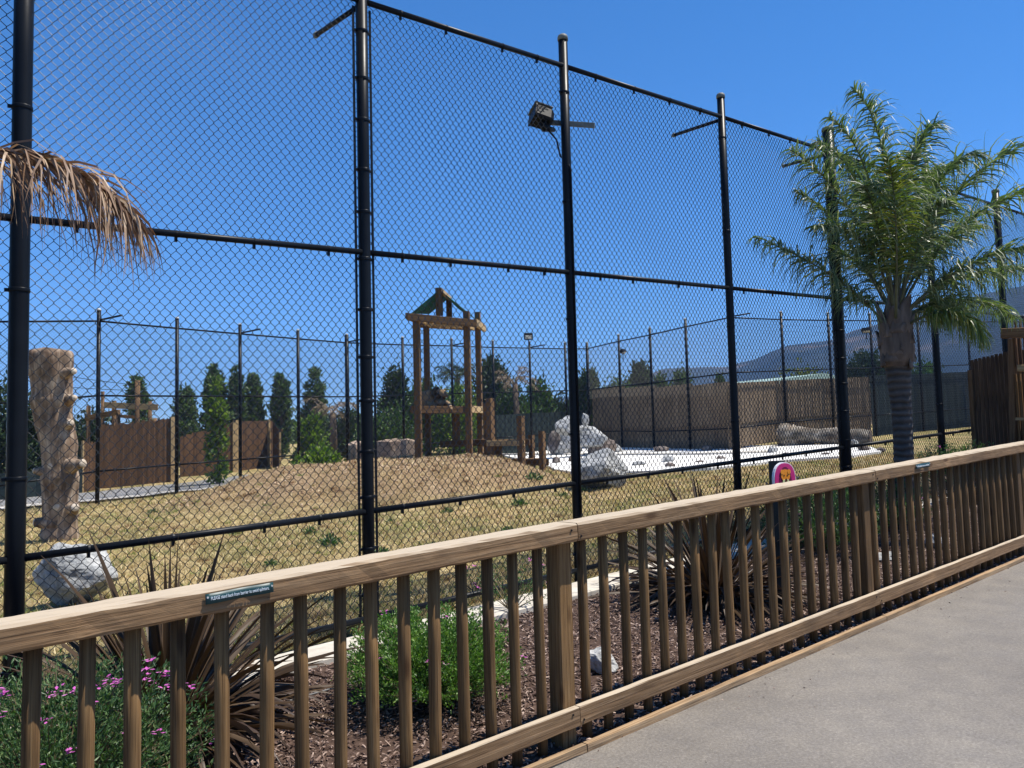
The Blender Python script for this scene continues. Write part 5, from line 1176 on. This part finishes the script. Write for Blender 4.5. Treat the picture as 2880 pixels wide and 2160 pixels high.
def tufts(n, mat, name, label, seed, per=26, cond=lambda m, q: True):
    r = np.random.default_rng(seed); out = []
    while len(out) < n:
        v = 5.4+17*r.random()**1.5; u = r.uniform(-3, 20); x, y = xy(u, v)
        if y < 4 or abs(x) > y*.66+.5: continue
        if cond(mound(x, y), r.random()): out.append((x, y, gz(x, y)-.004))
    C = np.repeat(np.array(out), per, 0); k = len(C); sz = np.repeat(r.uniform(.5, 1.5, n), per); a = r.uniform(0, 6.283, k)
    C[:, :2] += r.normal(0, .03, (k, 2))*sz[:, None]; ln = r.uniform(.03, .085, k)*sz; s_ = np.stack([np.cos(a), np.sin(a), np.zeros(k)], 1)*(.0032*(.8+C[:, 1]/12))[:, None]
    ld = r.normal(0, .7, (k, 2)); tip = C+np.stack([ld[:, 0]*ln, ld[:, 1]*ln, ln*.8], 1)
    pz = (C-np.array([0, 0, CAMZ])) @ _F; ppx = 1440+FPX*((C-np.array([0, 0, CAMZ])) @ _R)/pz; ppy = 1080-FPX*((C-np.array([0, 0, CAMZ])) @ _U)/pz
    ok = ~((ppx > 1420) & (ppy < np.interp(ppx, [1400, 1530, 1620, 1800, 2000, 2200, 2400, 2480], [1285, 1310, 1336, 1334, 1326, 1305, 1290, 1276])))
    V = np.stack([C-s_, C+s_, tip], 1)[ok].reshape(-1, 3)
    tag(Geo().add(V, np.arange(len(V)).reshape(-1, 3)).obj(name, M_[mat]), label, 'grass', kind='stuff')
M_['brown'] = leafmat('dead_weed_blade', (.12, .06, .028), (.26, .15, .07), (.46, .32, .17), .2, rough=.7, tcol=(1, .85, .6))
tufts(1500, 'hay', 'pale_grass_tufts', 'pale straw tufts of dead grass standing proud of the dry turf', 31)
tufts(650, 'brown', 'brown_weed_tufts', 'reddish brown dead weed tufts dotted over mound and turf', 32, 30, lambda m, q: m > .1 or q < .35)
tufts(500, 'grass', 'green_grass_tufts', 'fresh green grass tufts dotted between the dead grass', 33, 24, lambda m, q: m < .35 or q < .15)
wls = ['largest weed tuft on the left slope of the mound', 'weed tuft on the crest of the mound right below the tower', 'weed tuft at the foot of the stepped platforms, nearest the mound', 'weed tuft halfway up the front of the mound, right of the thick post', 'weed tuft below the right end of the mound', 'tiny weed tuft in the middle of the mound front', 'weed tuft at the foot of the frontmost platform post', 'tall weed tuft right of the frontmost platform post', 'weed tuft on the dry turf below the mound, above the bottom rail', 'small weed tuft just right of the thick post near the bottom rail', 'weed tuft on the dry turf left of the thick post', 'green weed tuft growing in the shade under the large front boulder', 'small weed tuft left of the large front boulder', 'weed tuft at the left toe of the mound', 'weed tuft on the green turf left of the mound toe', 'weed tuft on the turf between the upright log and the mound']
for wl, (px, py, s) in zip(wls, [(925, 1392, 1.3), (1180, 1312, 1), (1392, 1300, 1), (1075, 1385, .8), (1425, 1372, .9), (1215, 1376, .6), (1460, 1352, 1.2), (1500, 1350, 1.4), (1260, 1440, .8), (1100, 1470, .7), (870, 1500, .9), (1640, 1384, 1.0), (1585, 1395, .7), (760, 1420, .7), (660, 1455, .8), (430, 1440, .8)]):
    q = hitc(px, py, CE+.02); 
    for _ in range(3):
        hh = gz(q.x, q.y); q = hitc(px, py, hh-slope(uv(q.x, q.y)[0]))
    base = Vector((q.x, q.y, gz(q.x, q.y))); t = thing('weed', base, wl, 'weed', 'weeds on the enclosure floor'); g = Geo(); n = 150
    dd = rand_dirs(n); dd[:, 2] = np.abs(dd[:, 2]); P_ = np.array(base[:])+dd*np.array([.11, .11, .09])*s*rng.uniform(.2, 1, n)[:, None]; leaf_quads(g, P_, dd, .045*s, .018*s); g.obj('leaves', M_['shrub2'], t)

n = 9000; q = rng.normal(0, 1, (n, 2))*np.array([2.6, 2.6])+np.array([MOUND.x, MOUND.y]); q = q[q[:, 1] > 8]; n = len(q)
P_ = np.array([(x, y, gz(x, y)) for x, y in q]); r0 = rng.uniform(.008, .03, n)**1.0; o6 = np.array([[1, 0, 0], [0, 1, 0], [-1, 0, 0], [0, -1, 0], [0, 0, .8], [0, 0, -.8]])
V = (P_[:, None, :]+o6[None]*r0[:, None, None]*rng.uniform(.6, 1.4, (n, 6, 1))).reshape(-1, 3)
k = np.arange(n)[:, None, None]*6; F = (k+np.array([[0, 1, 4], [1, 2, 4], [2, 3, 4], [3, 0, 4], [1, 0, 5], [2, 1, 5], [3, 2, 5], [0, 3, 5]])[None]).reshape(-1, 3)
tag(Geo().add(V, F).obj('dirt_clods', leafmat('clod_earth', (.22, .14, .08), (.38, .26, .155), (.56, .42, .27), 0, rough=.95)), 'loose clods of dry earth strewn over the dirt mound', 'dirt', kind='stuff')

# ------------------------------------------------------------------ lion sign beside its post
sg = bed_pt(2185, 1620); ZS = 6.3
pt = at(2184, 1296, ZS); pzb = gz(pt.x, pt.y)
ps = thing('sign_post', (pt.x, pt.y, pzb), 'square dark post standing in the mulch bed beside the pink oval sign', 'post')
beam('post', (pt.x, pt.y, pzb-.05), pt, .092, .092, nmat('dark_green_painted_wood', [(.3, (.018, .024, .022)), (.7, (.035, .042, .038))], 6, rough=.6, bs=.2), ps, up=(DX, DY, 0), ch=.006)
c = at(2208, 1352, ZS-.15)
sgn = thing('lion_sign', c-Vector((0, 0, .2)), 'pink oval board with an orange cartoon lion face, showing above the rail', 'sign')
xd = Vector((DX, DY, 0)).normalized(); nr = Vector((DY, -DX, 0)).normalized(); zd = Vector((0, 0, 1))
# turned a little toward the viewer
xd = (xd+Vector((.10, -.12, 0))).normalized(); nr = xd.cross(zd)
sm = Matrix(((xd.x, nr.x, zd.x, c.x), (xd.y, nr.y, zd.y, c.y), (xd.z, nr.z, zd.z, c.z), (0, 0, 0, 1)))
def disc(rx, rz, y0, y1, cx_=0, cz_=0, k=28, sq=1.0):
    rx, rz, cx_, cz_ = rx*.88, rz*.88, cx_*.88, cz_*.88
    V = []; 
    for yy in (y0, y1):
        for i in range(k): a = 2*math.pi*i/k; V.append((cx_+rx*math.copysign(abs(math.cos(a))**sq, math.cos(a)), yy, cz_+rz*math.copysign(abs(math.sin(a))**sq, math.sin(a))))
    a = np.arange(k); b = (a+1) % k; g = Geo().add(V, np.stack([a, b, b+k, a+k], 1)); g.F.setdefault(k, []).append(np.array([a[::-1], a+k])); return g
def cm(name, c_): return nmat(name, [(.3, tuple(x*.92 for x in c_)), (.7, c_)], 5, rough=.45, bs=0)
pink, white_, plum, orange, cream, brownc = cm('pink_paint', (.55, .03, .17)), cm('white_board_edge', (.75, .76, .78)), cm('plum_paint', (.16, .01, .05)), cm('orange_paint', (.80, .27, .02)), cm('pale_green_paint', (.62, .66, .30)), cm('brown_paint', (.10, .03, .01))
link('board', disc(.135, .155, -.02, 0, sq=.85).mesh('board', False), white_, sgn, sm); link('pink_face', disc(.127, .148, .0, .003, sq=.85).mesh('pink_face'), pink, sgn, sm)
link('inner_oval', disc(.078, .13, .003, .005, cz_=-.012).mesh('inner_oval'), plum, sgn, sm)
o = link('mane', disc(.056, .05, .005, .008, cz_=.045).mesh('mane'), orange, sgn, sm)
for sx in (-1, 1):
    link('ear', disc(.02, .02, .008, .010, cx_=sx*.042, cz_=.075).mesh('ear'), orange, sgn, sm); link('eye', disc(.008, .006, .0085, .010, cx_=sx*.02, cz_=.045).mesh('eye'), brownc, sgn, sm)
    link('cheek', disc(.022, .032, .008, .010, cx_=sx*.02, cz_=-.02).mesh('cheek'), cream, sgn, sm)
link('nose', disc(.014, .02, .0105, .012, cz_=.0).mesh('nose'), brownc, sgn, sm); link('chin', disc(.022, .024, .0082, .0098, cz_=-.07).mesh('chin'), white_, sgn, sm)
for zz in (-.062, -.076): link('whisker_line', disc(.016, .0025, .0099, .011, cz_=zz).mesh('whisker_line'), brownc, sgn, sm)
beam('stake', (c-nr*.03)-Vector((0, 0, .15)), Vector((c.x-nr.x*.03, c.y-nr.y*.03, gz(c.x, c.y)-.05)), .04, .04, M_['metal'], sgn)

# ------------------------------------------------------------------ slat wall and lookout at the right edge
S0 = at(2742, 1240, 12.7); nd_ = Vector((DY, -DX, 0))
sw = thing('slat_wall', (S0.x, S0.y, gz(S0.x, S0.y)), 'shaded brown wall of upright slats crossing the mulch bed at the right edge', 'wall')
for i in range(34):
    t = .03+i*.058; p = S0+nd_*t; zb = slope(uv(p.x, p.y)[0])+.05; tp = at(2742, 1018, 12.7).z+.10*min(1, t/.6)+random.uniform(-.006, .006)
    beam('slat', (p.x, p.y, zb), (p.x, p.y, tp), .053, .024, M_['slat_shaded'], sw, up=(DX, DY, 0), ch=.004)
    beam('slat_point', (p.x, p.y, tp+.0005), (p.x, p.y, tp+.03), .046, .018, M_['slat_shaded'], sw, up=(DX, DY, 0), ch=.006)
a, b = S0+Vector((DX, DY, 0))*.04, S0+nd_*2+Vector((DX, DY, 0))*.04
for zz in (.5, 1.5):
    za = slope(uv(a.x, a.y)[0])+zz; beam('back_rail', (a.x, a.y, za), (b.x, b.y, za), .05, .09, M_['tower'], sw)
p = S0+nd_*.0; beam('post', (p.x, p.y, slope(uv(p.x, p.y)[0])), (p.x, p.y, at(2742, 1040, 12.7).z), .06, .09, M_['tower'], sw, up=(DX, DY, 0))
LZ = 11.6
lo = thing('wooden_lookout', at(2900, 1240, LZ), 'brown timber shelter with a thick cross beam cut off by the right edge', 'shelter')
beam('cross_beam', at(2819, 938, LZ+.2), at(3150, 925, LZ-.9), .12, .14, M_['tower'], lo)
beam('post', at(2858, 1260, LZ+.35), at(2852, 952, LZ+.35), .12, .12, M_['tower'], lo)
for i in range(9): a = at(2858+i*13, 930, LZ+.25-.04*i); beam('slat', a, a+Vector((0, 0, .17)), .05, .02, M_['slat'], lo, up=nd_)
for i in range(14): a = at(2862+i*12, 1032, LZ+.25-.03*i); beam('slat', a, a+Vector((0, 0, .42)), .05, .02, M_['slat'], lo, up=nd_)
beam('ledge', at(2864, 1036, LZ), at(3120, 1030, LZ-.7), .14, .09, M_['fresh'], lo)  # sunlight on this board is painted in by the pale timber
beam('ledge', at(2858, 1178, LZ), at(3120, 1186, LZ-.7), .10, .04, M_['fresh'], lo)
for i in range(16): a = at(2872+i*12, 1275, LZ+.2-.03*i); b = at(2872+i*12, 1050, LZ+.2-.03*i); b.x, b.y = a.x, a.y; beam('plank', a, b, .06, .02, M_['pole'], lo, up=nd_)

# ------------------------------------------------------------------ air
hz = newmat('air_haze'); m, n, l, b = hz; n.remove(b); pv = n.new('ShaderNodeVolumePrincipled'); pv.inputs['Density'].default_value = HAZE = .00024; pv.inputs['Color'].default_value = (.28, .50, .95, 1); pv.inputs['Anisotropy'].default_value = .0
l.new(pv.outputs[0], n['Material Output'].inputs['Volume'])
V = [(x, y, z) for z in (-30, 420) for y in (-4200, 4700) for x in (-4300, 4300)]
tag(Geo().add(V, [[0, 2, 3, 1], [4, 5, 7, 6], [0, 1, 5, 4], [2, 6, 7, 3], [0, 4, 6, 2], [1, 3, 7, 5]]).obj('haze', m), 'thin blue haze filling the air over the valley', 'haze', kind='stuff')
